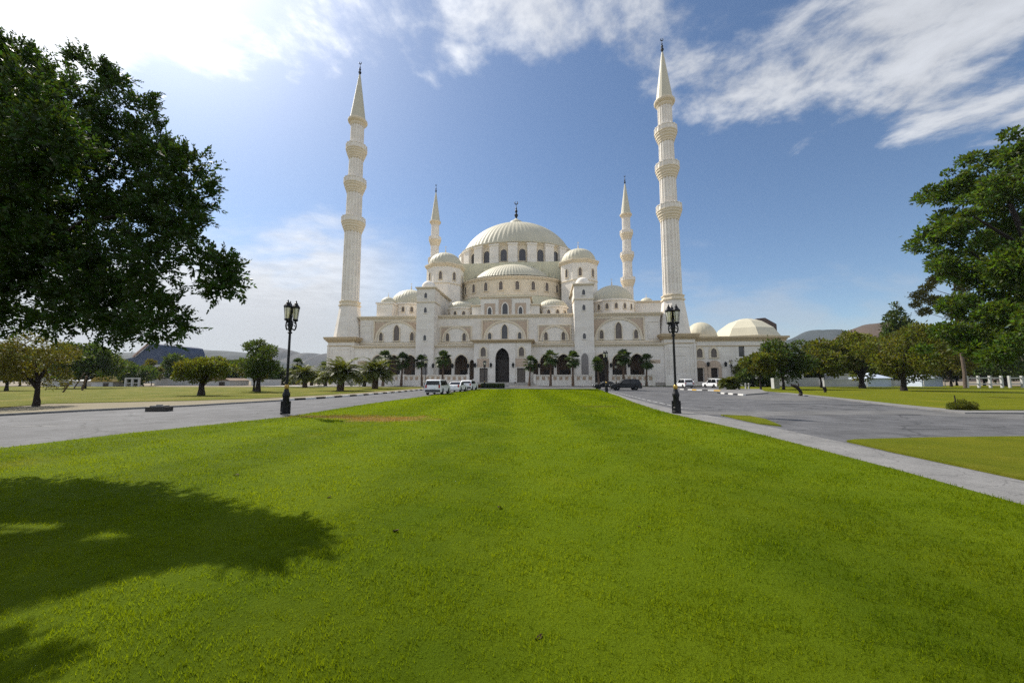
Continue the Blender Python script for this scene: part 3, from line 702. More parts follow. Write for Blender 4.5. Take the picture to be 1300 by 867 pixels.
# octagonal stair towers flanking the half dome
for s in (-1, 1):
    x, y = s * 23.3, 22.0
    bm = bmesh.new(); lathe(bm, [(6.45, 19.9), (6.45, 40.2)], 8, flat=True)
    oc = link('octagonal_tower', done(bm), WHITE2, mosque, (x, y, 0))
    bm = bmesh.new(); lathe(bm, [(6.5, 39.9), (6.65, 40.2), (6.9, 40.3), (6.9, 40.6), (7.2, 40.8), (7.2, 41.2), (5.7, 41.3)], 8, flat=True); lathe(bm, [(6.5, 33.9), (6.62, 34.0), (6.62, 34.3), (6.5, 34.4)], 8, flat=True); link('cornice', done(bm), CREAM, oc)
    dome('tower_dome', oc, 0, 0, 5.75, 41.25, 5.0, 28, p=.9); finial(oc, 0, 0, 46.1, 3.0, CREAM)
    for k in (-2, -1, 0, 1, 2):
        t = R(45 * k); ap = 6.45 * math.cos(R(22.5)); window(oc, ap * math.sin(t), -ap * math.cos(t), 35.4, .5, 1.9, 2.8, rz=t, glass=SCREEN, fw=.2, depth=.18)
# block under the main dome, stepped arch, drums and domes
bm = boxes((-19.8, 19.8, 28.5, 63.5, 19.9, 44.4))
for (hw, z) in ((15.5, 38.6), (13.0, 40.4), (10.4, 41.9), (7.6, 43.1), (4.6, 44.0)):
    box(bm, -hw, hw, 26.6 + (44 - z) * .12, 28.5, 36, z)
core = link('central_block', done(bm), ROOF2, mosque)
def drum(name, x, y, a, b, z0, z1, m, wins, ww, wz, wh, glass, pil=None, a0=0, a1=360, face=0):
    bm = bmesh.new(); n = 96 if a1 - a0 > 200 else 56
    lathe(bm, [(1, z0), (1, z1)], n, 0, 0, a, b, a0, a1)
    o = link(name, done(bm, True), m, mosque, (x, y, 0), face)
    bm = bmesh.new()
    lathe(bm, [(a, z1 - .5), (a + .25, z1 - .45), (a + .3, z1 - .1), (a + .75, z1), (a + .8, z1 + .45), (a - 1, z1 + .6)], n, 0, 0, 1, (b + .5) / (a + .5), a0, a1)
    lathe(bm, [(a, z0), (a + .45, z0 + .02), (a + .4, z0 + .5), (a, z0 + .55)], n, 0, 0, 1, (b + .4) / (a + .4), a0, a1)
    link('cornice', done(bm, True), CREAM, o)
    for t in wins:
        t = R(t); nx, ny = math.sin(t) / a, -math.cos(t) / b; rz = math.atan2(nx, -ny)
        window(o, a * math.sin(t), -b * math.cos(t), wz, ww, wh * .7, wh, rz=rz, glass=glass, pointed=False, fw=.3)
    if pil:
        for t in pil:
            t = R(t); nx, ny = math.sin(t) / a, -math.cos(t) / b; rz = math.atan2(nx, -ny)
            link('pilaster', PIL, None, o, (a * math.sin(t), -b * math.cos(t), 0), rz)
    return o
bm = boxes((-1.75, 1.75, -1.35, .5, 44.9, 51.6), (-1.95, 1.95, -1.6, .5, 51.6, 52.1)); PIL = done(bm, name='pilaster'); PIL.materials.append(WHITE2)
md = drum('main_drum', 0, 46, 22.2, 15.4, 44.4, 52.4, CREAM, [9 + 18 * k for k in range(-6, 6)], 1.25, 45.6, 4.6, PANE, [18 * k for k in range(-6, 7)])
bm = bmesh.new()
prof = [(22.7, 52.7), (22.7, 53.2)] + [(23.4 * math.sin(R(69 * (1 - k / 16))), 53.2 + 12.9 * (math.cos(R(69 * (1 - k / 16))) - math.cos(R(69))) / (1 - math.cos(R(69)))) for k in range(17)]
lathe(bm, prof, 72 * 4, 0, 0, 1, .72, rib=.013, ribn=72)
mdome = link('main_dome', done(bm, True, sharp=60), ROOF, mosque, (0, 46, 0))
bm = bmesh.new(); lathe(bm, [(3.4, 65.3), (3.2, 66.2), (2.4, 67.2), (1.2, 67.9), (.5, 68.6), (0, 68.7)], 32); link('dome_cap', done(bm, True), ROOF, mdome)
finial(mdome, 0, 0, 68.3, 8.0)
hd = drum('half_dome_drum', 0, 28.6, 18.3, 13.0, 29.4, 35.4, CREAM, [8.5 + 17 * k for k in range(-5, 5)], .62, 31.2, 2.9, SCREEN, None, -90, 90)
bm = bmesh.new(); lathe(bm, [(18.5, 36.0), (15.0, 36.5)] + [(15.3 * math.sin(R(70 * (1 - k / 16))), 36.6 + 6.6 * (math.cos(R(70 * (1 - k / 16))) - math.cos(R(70))) / (1 - math.cos(R(70)))) for k in range(17)], 240, 0, 0, 1, .75, -90, 90, .012, 80)
link('half_dome', done(bm, True, sharp=60), ROOF, mosque, (0, 28.6, 0))
bm = bmesh.new(); lathe(bm, [(20.2, 20), (20.0, 23.5), (19.4, 26.5), (18.5, 29.4)], 60, 0, 0, 1, .72, -90, 90); link('half_dome_skirt', done(bm, True), ROOF2, mosque, (0, 28.6, 0))
for s in (-1, 1):   # half domes on the flanks
    o = drum('half_dome_drum', s * 19.7, 46, 15.5, 14, 19.9, 33.5, CREAM, [17 * k for k in range(-5, 6)], .62, 30.0, 2.8, SCREEN, None, -90, 90, s * math.pi / 2)
    bm = bmesh.new(); lathe(bm, [(15.7, 34.1), (15, 34.3)] + [(14.8 * math.cos(R(a)), 34.3 + 7.0 * math.sin(R(a))) for a in range(0, 90, 6)] + [(0, 41.3)], 160, 0, 0, 1, .9, -90, 90, .012, 80)
    link('half_dome', done(bm, True, sharp=60), ROOF, mosque, (s * 19.7, 46, 0), s * math.pi / 2)
    # lower domes over the wings
    x = s * 33.3
    bm = bmesh.new(); lathe(bm, [(7.0, 19.9), (7.0, 25.6), (7.4, 25.7), (7.4, 26.2), (6.2, 26.3)], 16, flat=True)
    wd = link('wing_dome_drum', done(bm), WHITE2, mosque, (x, 16, 0))
    dome('wing_dome', wd, 0, 0, 6.35, 26.2, 5.6, 36); finial(wd, 0, 0, 31.7, 2.6, CREAM)
    for k in range(-3, 4):
        t = R(22.5 * k); ap = 7.0 * math.cos(R(11.25)); window(wd, ap * math.sin(t), -ap * math.cos(t), 23.2, .42, 1.1, 1.7, rz=t, glass=SCREEN, pointed=False, fw=.16, depth=.15)
    x = -38.0 if s < 0 else 46.2; y = 8.0 if s < 0 else 24
    bm = boxes((-2.5, 2.5, -2.2, 3.4, 19.9, 25.2), (-2.8, 2.8, -2.5, 3.7, 25.2, 25.7))
    tu = link('corner_turret', done(bm), WHITE2, mosque, (x, y, 0) if s < 0 else (x, y, 1.6)); dome('turret_dome', tu, 0, .5, 2.3, 25.6, 2.3, 20); finial(tu, 0, .5, 27.8, 1.6, CREAM)
bm = boxes((39, 51.5, 20.5, 60, 0, 27.2)); rw = link('rear_wing', done(bm), WHITE2, mosque)
bm = bmesh.new(); cornice(bm, 39, 51.5, 20.5, 60, 27.0, ((.2, 0, .3), (.45, .3, .6))); link('cornice', done(bm), CREAM, rw)
# balustrades along the terrace
CARV = mat('balustrade_inset', (.50, .38, .27), .8, (.38, .28, .2), 6, .5)
def balustrade(u0, u1):
    bm = boxes((u0, u1, -5.85, -5.45, .1, 2.75), (u0 - .1, u1 + .1, -6.0, -5.3, 2.75, 3.0)); n = max(1, round((u1 - u0) / 1.45)); st = (u1 - u0) / n
    for u in (u0, u1): box(bm, u - .35, u + .35, -6.1, -5.2, .1, 3.15)
    o = link('balustrade', done(bm), WHITE2, mosque)
    for k in range(n):
        c = u0 + st * (k + .5); link('inset_panel', done(boxes((c - .4, c + .4, -5.9, -5.8, 1.65, 2.5))), CARV, o)
for a, b in ((9.0, 24.2), (28.6, 39.5), (-39.5, -28.0), (-26.8, -9.0)): balustrade(a, b)

# minarets
def octo(bm, prof): lathe(bm, prof, 8, flat=True)
def make_minaret():
    bm = bmesh.new()
    def flute(r, z0, z1, r1=None):
        n = 16; r1 = r1 or r; rings = []
        for (q, z) in ((r, z0), (r, z0 + .5), (r, z0 + .51), (r1, z1 - .51), (r1, z1 - .5), (r1, z1)):
            inner = .92 if z0 + .505 < z < z1 - .505 else 1.0
            ring = []
            for k in range(n):
                for (o, f) in ((-.3, 1), (-.2, inner), (.2, inner), (.3, 1)):
                    t = 2 * math.pi * (k + .5 + o) / n; ring.append(bm.verts.new((q * f * math.sin(t), -q * f * math.cos(t), z)))
            rings.append(ring)
        m = n * 4
        for a, b in zip(rings, rings[1:]):
            for k in range(m): bm.faces.new((a[k], a[(k + 1) % m], b[(k + 1) % m], b[k]))
    flute(2.62, 25, 49.6, 2.5); flute(2.38, 51, 62.3, 2.3); flute(2.2, 63, 73.8, 2.1); flute(2.08, 75, 83.9, 2.02)
    root = link('minaret', done(bm), WHITE2, mosque)
    # square base with sunk panels
    bm = bmesh.new(); box(bm, -4.1, 4.1, -4.1, 4.1, 0, 12.9)
    for a in range(4):
        M = Matrix.Rotation(a * math.pi / 2, 4, 'Z'); nv = len(bm.verts)
        for b in ((-2.9, -2.65, -4.22, -4.0, 1.5, 10.6), (2.65, 2.9, -4.22, -4.0, 1.5, 10.6), (-2.9, 2.9, -4.225, -4.0, 10.6, 10.85), (-1.5, -1.35, -4.2, -4.0, 1.5, 8.2), (1.35, 1.5, -4.2, -4.0, 1.5, 8.2), (-1.5, 1.5, -4.205, -4.0, 8.2, 8.4), (-4.1, -3.6, -4.26, -4.0, 1.0, 11.6), (3.6, 4.1, -4.26, -4.0, 1.0, 11.6)): box(bm, *b)
        bm.verts.ensure_lookup_table()
        for v in bm.verts[nv:]: v.co = M @ v.co
    link('base', done(bm), WHITE, root)
    bm = bmesh.new(); cornice(bm, -4.1, 4.1, -4.1, 4.1, 11.5, ((.15, 0, .25), (.2, 1.2, 1.5), (.5, 1.5, 1.9), (.85, 1.9, 2.3), (1.0, 2.3, 2.7))); link('cornice', done(bm), TAN, root)
    bm = bmesh.new(); octo(bm, [(4.35, 14.1), (2.95, 24.1)]); link('tapered_base', done(bm), WHITE, root)
    bm = bmesh.new(); octo(bm, [(3.0, 24.0), (3.3, 24.1), (3.3, 24.5), (3.0, 24.7), (3.0, 25.2), (3.2, 25.3), (3.2, 25.6), (2.6, 25.8)]); link('collar', done(bm), CREAM, root)
    for z, r in ((47.6, 2.5), (60.4, 2.32), (71.8, 2.15)):
        bm = bmesh.new(); k = r / 2.4
        lathe(bm, [(r, z), (r + .15, z + .1), (r + .15, z + .5), (r + .36, z + .75), (r + .36, z + 1.1), (r + .65, z + 1.5), (r + .65, z + 1.9), (r + .92, z + 2.3), (r + .92, z + 2.7), (r + 1.1, z + 2.9), (r + 1.1, z + 3.2), (r, z + 3.25)], 16, flat=True)
        ba = link('balcony', done(bm), CREAM, root)
        bm = bmesh.new(); a = r + .95; lathe(bm, [(a, z + 3.2), (a, z + 4.5), (a + .12, z + 4.52), (a + .12, z + 4.72), (a - .25, z + 4.72), (a - .25, z + 3.2)], 16, flat=True)
        for q in range(16):
            t = 2 * math.pi * (q + .5) / 16; M = Matrix.Rotation(t, 4, 'Z'); nv = len(bm.verts); box(bm, -.14, .14, -a - .16, -a + .1, z + 3.2, z + 4.85); bm.verts.ensure_lookup_table()
            for v in bm.verts[nv:]: v.co = M @ v.co
        link('parapet', done(bm), WHITE2, root)
    bm = bmesh.new(); lathe(bm, [(2.05, 83.2), (2.3, 83.6), (2.3, 84.0), (2.9, 84.5), (3.05, 84.9), (3.0, 85.2), (2.45, 85.25)], 16, flat=True); link('spire_cornice', done(bm), CREAM, root)
    bm = bmesh.new(); lathe(bm, [(2.5, 85.2), (2.35, 86.2), (.28, 101.4), (0, 101.6)], 16, flat=True); link('spire', done(bm), ROOF, root)
    finial(root, 0, 0, 101.2, 5.0)
    return root
mn = make_minaret(); mn.location = (-48.3, 4, 0)
for p in ((48.3, 4, 0), (-46.2, 84, 0), (52.9, 84, 0)):
    c = mn.copy(); COL.objects.link(c); c.location = p
    for ch in list(mn.children):
        d = ch.copy(); COL.objects.link(d); d.parent = c
# side hall joined to the right flank
annex = thing('annex_hall', 'low pale stone hall with faceted cream roof domes to the right of the mosque', 'building', (OX, OY, 0), -YAW)
bm = bmesh.new()
arch_wall(bm, 52.45, 76.0, 0, 12.4, .6, 1.4, [(52.55 + 1.15 - .6 + .5, .85, 1.2, 4.89, 4.9, False), (57.3, .95, 1.2, 4.89, 4.9, False), (64.6, .75, 7.9, 10.79, 10.8, False)])
box(bm, 52.45, 76.0, 5.0, 34, 0, 12.4); box(bm, 75.4, 76.0, 1.4, 5.0, 0, 12.4); box(bm, 52.45, 76.0, 1.4, 5.0, 11.9, 12.4)
aw = link('wall', done(bm), WHITE, annex)
bm = bmesh.new(); cornice(bm, 52.45, 76.0, .6, 34, 12.1, ((.15, 0, .4), (.35, .4, .8), (.7, .8, 1.3))); box(bm, 52.5, 76.1, .48, .7, 10.7, 10.95); link('cornice', done(bm), TAN, annex)
for x in (53.6, 57.3):
    window(annex, x, .6, 7.7, .75, 1.5, 2.4, glass=SCREEN, pointed=False, fw=.5, fr=CREAM)
    bm = bmesh.new(); ring_prism(bm, arch_shape(1.75, 1.0, 5.2, 6.9, 8, False), arch_shape(1.0, 1.0, 4.88, 4.9, 8, False), .3, .62); link('door_surround', done(bm), PEACH, annex, (x, 0, 0))
    link('door', done(boxes((-1, 1, 1.1, 1.3, 1.1, 5.0))), DOOR, annex, (x, 0, 0))
link('window', done(boxes((63.8, 65.4, 1.0, 1.1, 7.9, 10.8))), PANE, annex)
link('wall_lantern', LANT, None, annex, (55.5, -.1, 5.9)); link('wall_lantern', LANT, None, annex, (60.0, -.1, 5.9))
bm = bmesh.new(); lathe(bm, [(4.6, 13.2)] + dome_profile(4.6, 13.4, 5.6, 10), 80, rib=.012, ribn=20); link('roof_dome', done(bm, True, sharp=60), ROOF, annex, (58.6, 12, 0))
bm = bmesh.new(); lathe(bm, [(9.3, 13.2), (9.2, 14.2), (7.6, 16.6), (4.6, 18.8), (1.6, 19.9), (0, 20.0)], 8, flat=True); link('faceted_roof', done(bm), ROOF, annex, (72.2, 13, 0), .25)
bm = bmesh.new(); lathe(bm, [(4.4, 13.2), (3.6, 15.8), (1.6, 17.6), (0, 18)], 8, flat=True); link('faceted_roof', done(bm), ROOF, annex, (64.5, 22, 0), .25)
bm = bmesh.new(); prism(bm, [(76.6, 12.5), (76.6, 20.4), (79.0, 20.6), (82.2, 18.6), (82.2, 12.5)], 15, 22); link('brown_stair_head', done(bm), mat('brown_render', (.12, .085, .075), .8, (.08, .06, .055), 1, .5), annex)
bm = boxes((76.0, 82.4, 14, 34, 0, 12.5)); link('rear_wall', done(bm), WHITE, annex)
# low white garden wall before the hall
gw = tag(link('garden_wall', done(boxes((54.0, 82.0, -3.4, -3.0, 0, 2.0), (53.9, 82.1, -3.5, -2.9, 2.0, 2.2))), WHITE2, loc=(OX, OY, 0), rz=-YAW), 'low white wall running in front of the side hall', 'wall')
pw = tag(link('ramp_wall', done(boxes((42.0, 45.4, -7.6, -7.2, 0, 2.9), (45.1, 45.5, -7.7, -4.0, 0, 3.0))), WHITE2, loc=(OX, OY, 0), rz=-YAW), 'short white ramp wall at the foot of the right front minaret', 'wall')

# ------------------------------------------------------------------ street lamps
def make_lamp(label, loc, rz, group):
    r = thing('street_lamp', label, 'street lamp', loc, rz, group)
    bm = bmesh.new()
    lathe(bm, [(.22, 0), (.22, .10), (.18, .13), (.18, .28), (.155, .31), (.14, .80), (.16, .84), (.175, .92), (.16, 1.0), (.12, 1.05), (.10, 1.2)], 16)
    for k in range(4):
        M = Matrix.Rotation(k * math.pi / 2, 4, 'Z'); nv = len(bm.verts); box(bm, -.05, .05, -.21, -.14, .12, .62); bm.verts.ensure_lookup_table()
        for v in bm.verts[nv:]: v.co = M @ v.co
    link('base', done(bm, True), BLACK, r)
    bm = bmesh.new(); lathe(bm, [(.07, 1.2), (.1, 1.24), (.108, 1.31), (.1, 1.38), (.07, 1.42)], 16); link('gold_ring', done(bm, True), GOLD, r)
    bm = bmesh.new(); lathe(bm, [(.062, 1.4), (.055, 3.9), (.1, 3.92), (.1, 3.98), (.06, 4.0), (.075, 4.1), (.1, 4.22), (.13, 4.36), (.1, 4.5), (.055, 4.6), (.05, 4.95), (.08, 5.0), (.05, 5.06), (.02, 5.22), (0, 5.25)], 14); link('pole', done(bm, True), BLACK, r)
    for k in range(3):
        t = 2 * math.pi * k / 3; c, s = math.cos(t), math.sin(t)
        P = [(.06, 4.15), (.2, 4.08), (.22, 4.12), (.26, 4.25), (.25, 4.40), (.21, 4.5)]
        bm = bmesh.new(); tube(bm, [(x * c, x * s, z) for x, z in P], [.035, .035, .035, .033, .03, .04], 8)
        Q = [(.1, 4.5), (.2, 4.42), (.27, 4.33), (.24, 4.26), (.18, 4.28), (.17, 4.34)]
        tube(bm, [(x * c, x * s, z) for x, z in Q], .02, 6)
        link('bracket', done(bm, True), BLACK, r)
        x, y = .21 * c, .21 * s
        bm = bmesh.new(); lathe(bm, [(.05, 4.5), (.12, 4.54), (.13, 4.6), (.11, 4.62)], 6); lathe(bm, [(.165, 5.16), (.185, 5.18), (.185, 5.24), (.12, 5.33), (.08, 5.37), (.08, 5.42), (.03, 5.46), (.035, 5.5), (0, 5.58)], 6)
        for q in range(6):
            a = 2 * math.pi * q / 6; tube(bm, [(.1 * math.sin(a), -.1 * math.cos(a), 4.6), (.158 * math.sin(a), -.158 * math.cos(a), 5.17)], .012, 5)
        ln = link('lantern', done(bm), BLACK, r, (x, y, 0))
        bm = bmesh.new(); lathe(bm, [(.08, 4.62), (.145, 5.16)], 6); link('lantern_glass', done(bm), LGLASS, ln)
    return r
def lamp_at(px, py, label, rz, Y=None):
    x, y = ground(px, py)
    return (x, y, 0), rz, label
LG = 'black three-armed street lamps along the roads'
l0 = make_lamp('black three-armed street lamp at the left edge of the lawn, nearest on that side', (*ground(362, 527), .05), .25, LG)
for px, py, rz, lab in ((859, 525, 1.25, 'tall black street lamp with gold ring on the right footpath, nearest on that side'),
                        (770, 498.4, 1.0, 'black street lamp at the lawn corner in front of the black car'),
                        (615, 492.8, .5, 'black street lamp by the clipped hedge in front of the entrance porch'),
                        (539.5, 494.0, .3, 'black street lamp at the kerb behind the parked white cars, beside a fan palm'),
                        (930, 493.4, .6, 'black street lamp behind the short palm on the kerbed island before the side hall'),
                        (782.5, 490.5, .2, 'thin black street lamp behind the black car, against the arcade')):
    copy_thing(l0, (*ground(px, py), .02), rz, lab, LG)

# ------------------------------------------------------------------ cars (x = forward)
def car_meshes(L, W, H, style):
    h = L / 2
    if style == 'suv':   P = [(h - .03, .38), (h, .72), (h - .12, .98), (h * .44, 1.12), (h * .13, H - .07), (h * .0, H - .01), (-h * .55, H), (-h + .52, H - .05), (-h + .4, H - .14), (-h + .08, 1.12), (-h, .72), (-h + .02, .38)]
    elif style == 'van': P = [(h - .03, .36), (h, .68), (h - .18, .95), (h * .55, 1.08), (h * .18, H - .06), (h * .05, H), (-h + .35, H), (-h + .16, H - .1), (-h + .02, 1.05), (-h, .68), (-h + .02, .36)]
    else:                P = [(h - .03, .34), (h, .6), (h - .15, .8), (h * .42, .93), (h * .1, H - .04), (-h * .1, H), (-h * .38, H - .04), (-h * .72, .98), (-h + .06, .93), (-h, .65), (-h + .02, .34)]
    wr = .36 if style != 'sedan' else .33; wx = h * .60
    def arc(cx): return [(cx - (wr + .06) * math.cos(R(a)), max(.26, wr + (wr + .06) * math.sin(R(a)))) for a in (0, 30, 60, 90, 120, 150, 180)]
    out = P + [(-h + .1, .26)] + arc(-wx) + arc(wx) + [(h - .1, .26)]
    belt = 1.0 if style != 'sedan' else .9
    def half(z): return W / 2 * (1 - max(0, (z - belt) / (H - belt)) * .17 - max(0, (.5 - z)) * .08)
    bm = bmesh.new(); sides = []
    n = len(out)
    rings = []
    for f, ins in ((-1, 0), (-.9, .03), (.9, .03), (1, 0)):
        ring = []
        for x, z in out:
            cx, cz = 0, .85
            g = 1.0 if abs(f) < 1 else .985
            ring.append(bm.verts.new((x * g, half(z) * f, cz + (z - cz) * (1.0 if abs(f) < 1 else .97))))
        rings.append(ring)
    for a, b in zip(rings, rings[1:]):
        for k in range(n): bm.faces.new((a[k], a[(k + 1) % n], b[(k + 1) % n], b[k]))
    bm.faces.new(rings[0][::-1]); bm.faces.new(rings[-1])
    body = done(bm, True, sharp=40)
    def panel(pts, off=.012):   # pts (x,z) on the side, thin glass following the lean of the side
        out_ = []
        for s in (-1, 1):
            b = bmesh.new(); a1 = [b.verts.new((x, s * (half(z) + off), z)) for x, z in pts]; a2 = [b.verts.new((x, s * (half(z) - .05), z)) for x, z in pts]
            b.faces.new(a1); b.faces.new(a2[::-1]); m = len(pts)
            for i in range(m): b.faces.new((a1[i], a2[i], a2[(i + 1) % m], a1[(i + 1) % m]))
            out_.append(done(b))
        return out_
    def cross(p, q, k=.86):      # glass across the car between two profile points
        b = bmesh.new(); d = Vector((q[0] - p[0], 0, q[1] - p[1])).normalized(); nrm = Vector((d.z, 0, -d.x)); 
        if nrm.x * (1 if p[0] > 0 else -1) < 0: nrm = -nrm
        vs = []
        for o in (.015, -.04):
            for (x, z) in (p, q):
                for s in (-1, 1): vs.append(b.verts.new((x + nrm.x * o, s * half(z) * k, z + nrm.z * o)))
        for f in ((0, 1, 3, 2), (4, 6, 7, 5), (0, 2, 6, 4), (1, 5, 7, 3), (0, 4, 5, 1), (2, 3, 7, 6)): b.faces.new([vs[i] for i in f])
        return done(b)
    lerp = lambda a, b, t: (a[0] + (b[0] - a[0]) * t, a[1] + (b[1] - a[1]) * t)
    i0, i1, i2, i3 = (3, 4, 7, 8) if style == 'van' else ((3, 4, 8, 9) if style == 'suv' else (3, 4, 6, 7))
    ws = cross(lerp(P[i0], P[i1], .12), lerp(P[i0], P[i1], .95)); rw = cross(lerp(P[i3], P[i2], .12), lerp(P[i3], P[i2], .9))
    top = H - .13; b0 = belt + .08
    fx0, fx1 = lerp(P[i0], P[i1], .2)[0], lerp(P[i0], P[i1], .86)[0]; rx0, rx1 = P[i3][0] + (.22 if style != 'sedan' else .15), P[i2][0] + (.12 if style != 'sedan' else .05)
    mid = (fx1 + rx1) / 2 + .15; xs = [(fx0 - .05, fx1 - .05, mid + .06), ]
    front = panel([(fx0 - .12, b0), (fx1 - .1, top), (mid + .05, top), (mid + .05, b0)])
    rear = panel([(mid - .05, b0), (mid - .05, top), (rx1 + .05, top), (rx0 + .05, b0)])
    bm = bmesh.new(); prof = [(wr * .62, -.09), (wr * .95, -.11), (wr, -.07), (wr, .07), (wr * .95, .11), (wr * .62, .09)]
    lathe(bm, prof, 24); tyre = done(bm, True)
    bm = bmesh.new(); lathe(bm, [(wr * .64, -.08), (wr * .6, .07), (wr * .2, .05), (wr * .17, .09), (0, .09)], 24)
    for k in range(5):
        M = Matrix.Rotation(2 * math.pi * k / 5, 4, 'Z'); nv = len(bm.verts); box(bm, -.045, .045, .03, wr * .6, .05, .085); bm.verts.ensure_lookup_table()
        for v in bm.verts[nv:]: v.co = M @ v.co
    rim = done(bm)
    return dict(body=body, ws=ws, rw=rw, front=front, rear=rear, tyre=tyre, rim=rim, wx=wx, wr=wr, half=half, h=h, belt=belt, H=H, W=W)
CARC = {}
def car(name, label, cat, paint, L, W, H, style, loc, heading, group):
    key = (L, W, H, style)
    if key not in CARC: CARC[key] = car_meshes(*key)
    c = CARC[key]; r = thing(name, label, cat, loc, heading, group)
    def p(nm, me, m, par=r, loc=(0, 0, 0)):
        o = link(nm, me.copy() if me.materials else me, None, par, loc)
        if not o.data.materials: o.data.materials.append(m)
        else: o.data.materials[0] = m
        return o
    p('body', c['body'], paint); p('windscreen', c['ws'], CGLASS); p('rear_window', c['rw'], CGLASS)
    for q in c['front'] + c['rear']: p('side_window', q, CGLASS)
    for x in (c['wx'], -c['wx']):
        for s in (-1, 1):
            ty = p('wheel', c['tyre'], TYRE, r, (x, s * (c['W'] / 2 - .13), c['wr'])); ty.rotation_euler = (R(-90) * s, 0, 0)
            p('rim', c['rim'], RIM, ty)
    h, b = c['h'], c['belt']
    for s in (-1, 1):
        y = s * c['W'] * .40
        link('tail_light', done(boxes((-h - .015, -h + .14, y - .09, y + .09, b - .22, b + .12))), RED, r)
        link('headlight', done(boxes((h - .2, h - .03, y - .16, y + .12, b - .28, b - .12))), CLEAR, r)
        link('door_mirror', done(boxes((h * .33, h * .33 + .12, s * (c['W'] / 2 + .02) - .0, s * (c['W'] / 2 + .2), b + .05, b + .22) if s > 0 else (h * .33, h * .33 + .12, -c['W'] / 2 - .2, -c['W'] / 2 - .02, b + .05, b + .22))), paint, r)
    link('rear_bumper', done(boxes((-h - .06, -h + .1, -c['W'] * .44, c['W'] * .44, .36, .6))), mat('dark_bumper', (.05, .05, .052), .6) if style != 'sedan' else paint, r)
    link('number_plate', done(boxes((-h - .075, -h - .055, -.24, .24, .66, .78))), CLEAR, r)
    return r
WG = 'white cars parked on the left road'
car('parked_van', 'white family van seen from behind, nearest of the parked white cars on the left road', 'van', CARW, 4.7, 1.9, 1.72, 'van', (*ground(556, 500.5), 0), R(86), WG)
car('parked_car', 'white saloon car parked between a white van and another white car', 'car', CARW, 4.5, 1.78, 1.45, 'sedan', (-7.75, 54.5, 0), R(84), WG)
car('parked_car', 'white car parked farthest along the left road, next to the clipped hedge', 'car', CARW, 4.6, 1.85, 1.62, 'suv', (-7.0, 63.0, 0), R(82), WG)
x, y = ground(794, 495.2); car('parked_car', 'big black off-road car standing sideways beyond the lawn corner', 'car', CARB, 4.9, 1.95, 1.82, 'suv', (x, y, 0), R(178), 'black cars beyond the lawn')
x, y = ground(769, 494.0); car('parked_car', 'low black saloon half hidden in front of the big black off-road car', 'car', CARB, 4.5, 1.8, 1.42, 'sedan', (x + .2, y + 1.0, 0), R(182), 'black cars beyond the lawn')
car('parked_car', 'white off-road car behind the near right street lamp, below the right minaret', 'car', CARW, 4.8, 1.95, 1.85, 'suv', (36.0, 80.5, 0), R(92), 'white cars before the side hall')
car('parked_car', 'white off-road car parked before the doors of the side hall', 'car', CARW, 4.9, 1.98, 1.9, 'suv', (43.5, 83.0, 0), R(98), 'white cars before the side hall')

# ------------------------------------------------------------------ plants
def crown_leaves(name, clusters, n, ln, wd, m, seed, up=.35, flat=.75, shell=.45, droop=0):
    """leaves spread through clumps; clusters = (x, y, z, r)"""
    g = np.random.default_rng(seed); C = np.array(clusters, float)
    w = C[:, 3] ** 2; idx = g.choice(len(C), n, p=w / w.sum())
    d = unit(g.normal(size=(n, 3))); rad = (shell + (1 - shell) * g.random(n) ** .6) * C[idx, 3] * (1 + .25 * g.normal(size=n) * (g.random(n) > .8))
    P = C[idx, :3] + d * rad[:, None] * np.array([1, 1, flat])
    D = d + g.normal(size=(n, 3)) * .6; D[:, 2] += up - droop
    return leaves(name, P, D, ln * g.uniform(.6, 1.35, n), wd * g.uniform(.6, 1.3, n), m, g)
def trunk_mesh(h, r, clusters, seed, limbs=7, lean=(0, 0), split=.45, flare=1.3):
    g = random.Random(seed); bm = bmesh.new(); top = Vector((lean[0], lean[1], h)); pts = []
    for k in range(7):
        t = k / 6; pts.append(Vector((lean[0] * t + g.uniform(-.06, .06) * h * .2, lean[1] * t + g.uniform(-.06, .06) * h * .2, h * t)) if k else Vector((0, 0, -.15)))
    rad = [r * (flare if k == 0 else (1.12 if k == 1 else 1 - .4 * k / 6)) for k in range(7)]
    tube(bm, pts, rad, 10)
    for c in g.sample(list(clusters), min(limbs, len(clusters))):
        e = Vector(c[:3]); s = pts[min(6, 4 + g.randrange(3))]; m = s.lerp(e, .5) + Vector((g.uniform(-.1, .1), g.uniform(-.1, .1), g.uniform(.0, .2))) * (e - s).length
        if e.z < s.z * .6: continue
        tube(bm, [s - Vector((0, 0, r)), s.lerp(m, .5), m, m.lerp(e, .6), e], [r * .6, r * .5, r * .36, r * .22, r * .08], 7)
    return done(bm, True, sharp=80)
def clumps(n, cx, cz, rx, rz, cr, seed, ry=None, top=0):
    """clump centres spread over an ellipsoid"""
    g = random.Random(seed); out = []; ry = ry or rx
    while len(out) < n:
        p = Vector((g.gauss(0, 1), g.gauss(0, 1), g.gauss(0, 1))).normalized() * g.uniform(.35, 1.0) ** .5
        if p.z < -.95: continue
        out.append((cx + p.x * rx, p.y * ry, cz + p.z * rz, cr * g.uniform(.55, 1.35)))
    return out
def tree(name, label, loc, th, tr, cl, nleaf, ln, wd, m, seed, group=None, lean=(0, 0), cat='tree', limbs=5, **kw):
    r = thing(name, label, cat, loc, 0, group)
    link('trunk', trunk_mesh(th, tr, cl, seed, limbs, lean), TRUNK, r)
    link('crown', crown_leaves('crown', cl, nleaf, ln, wd, m, seed, **kw), None, r)
    return r
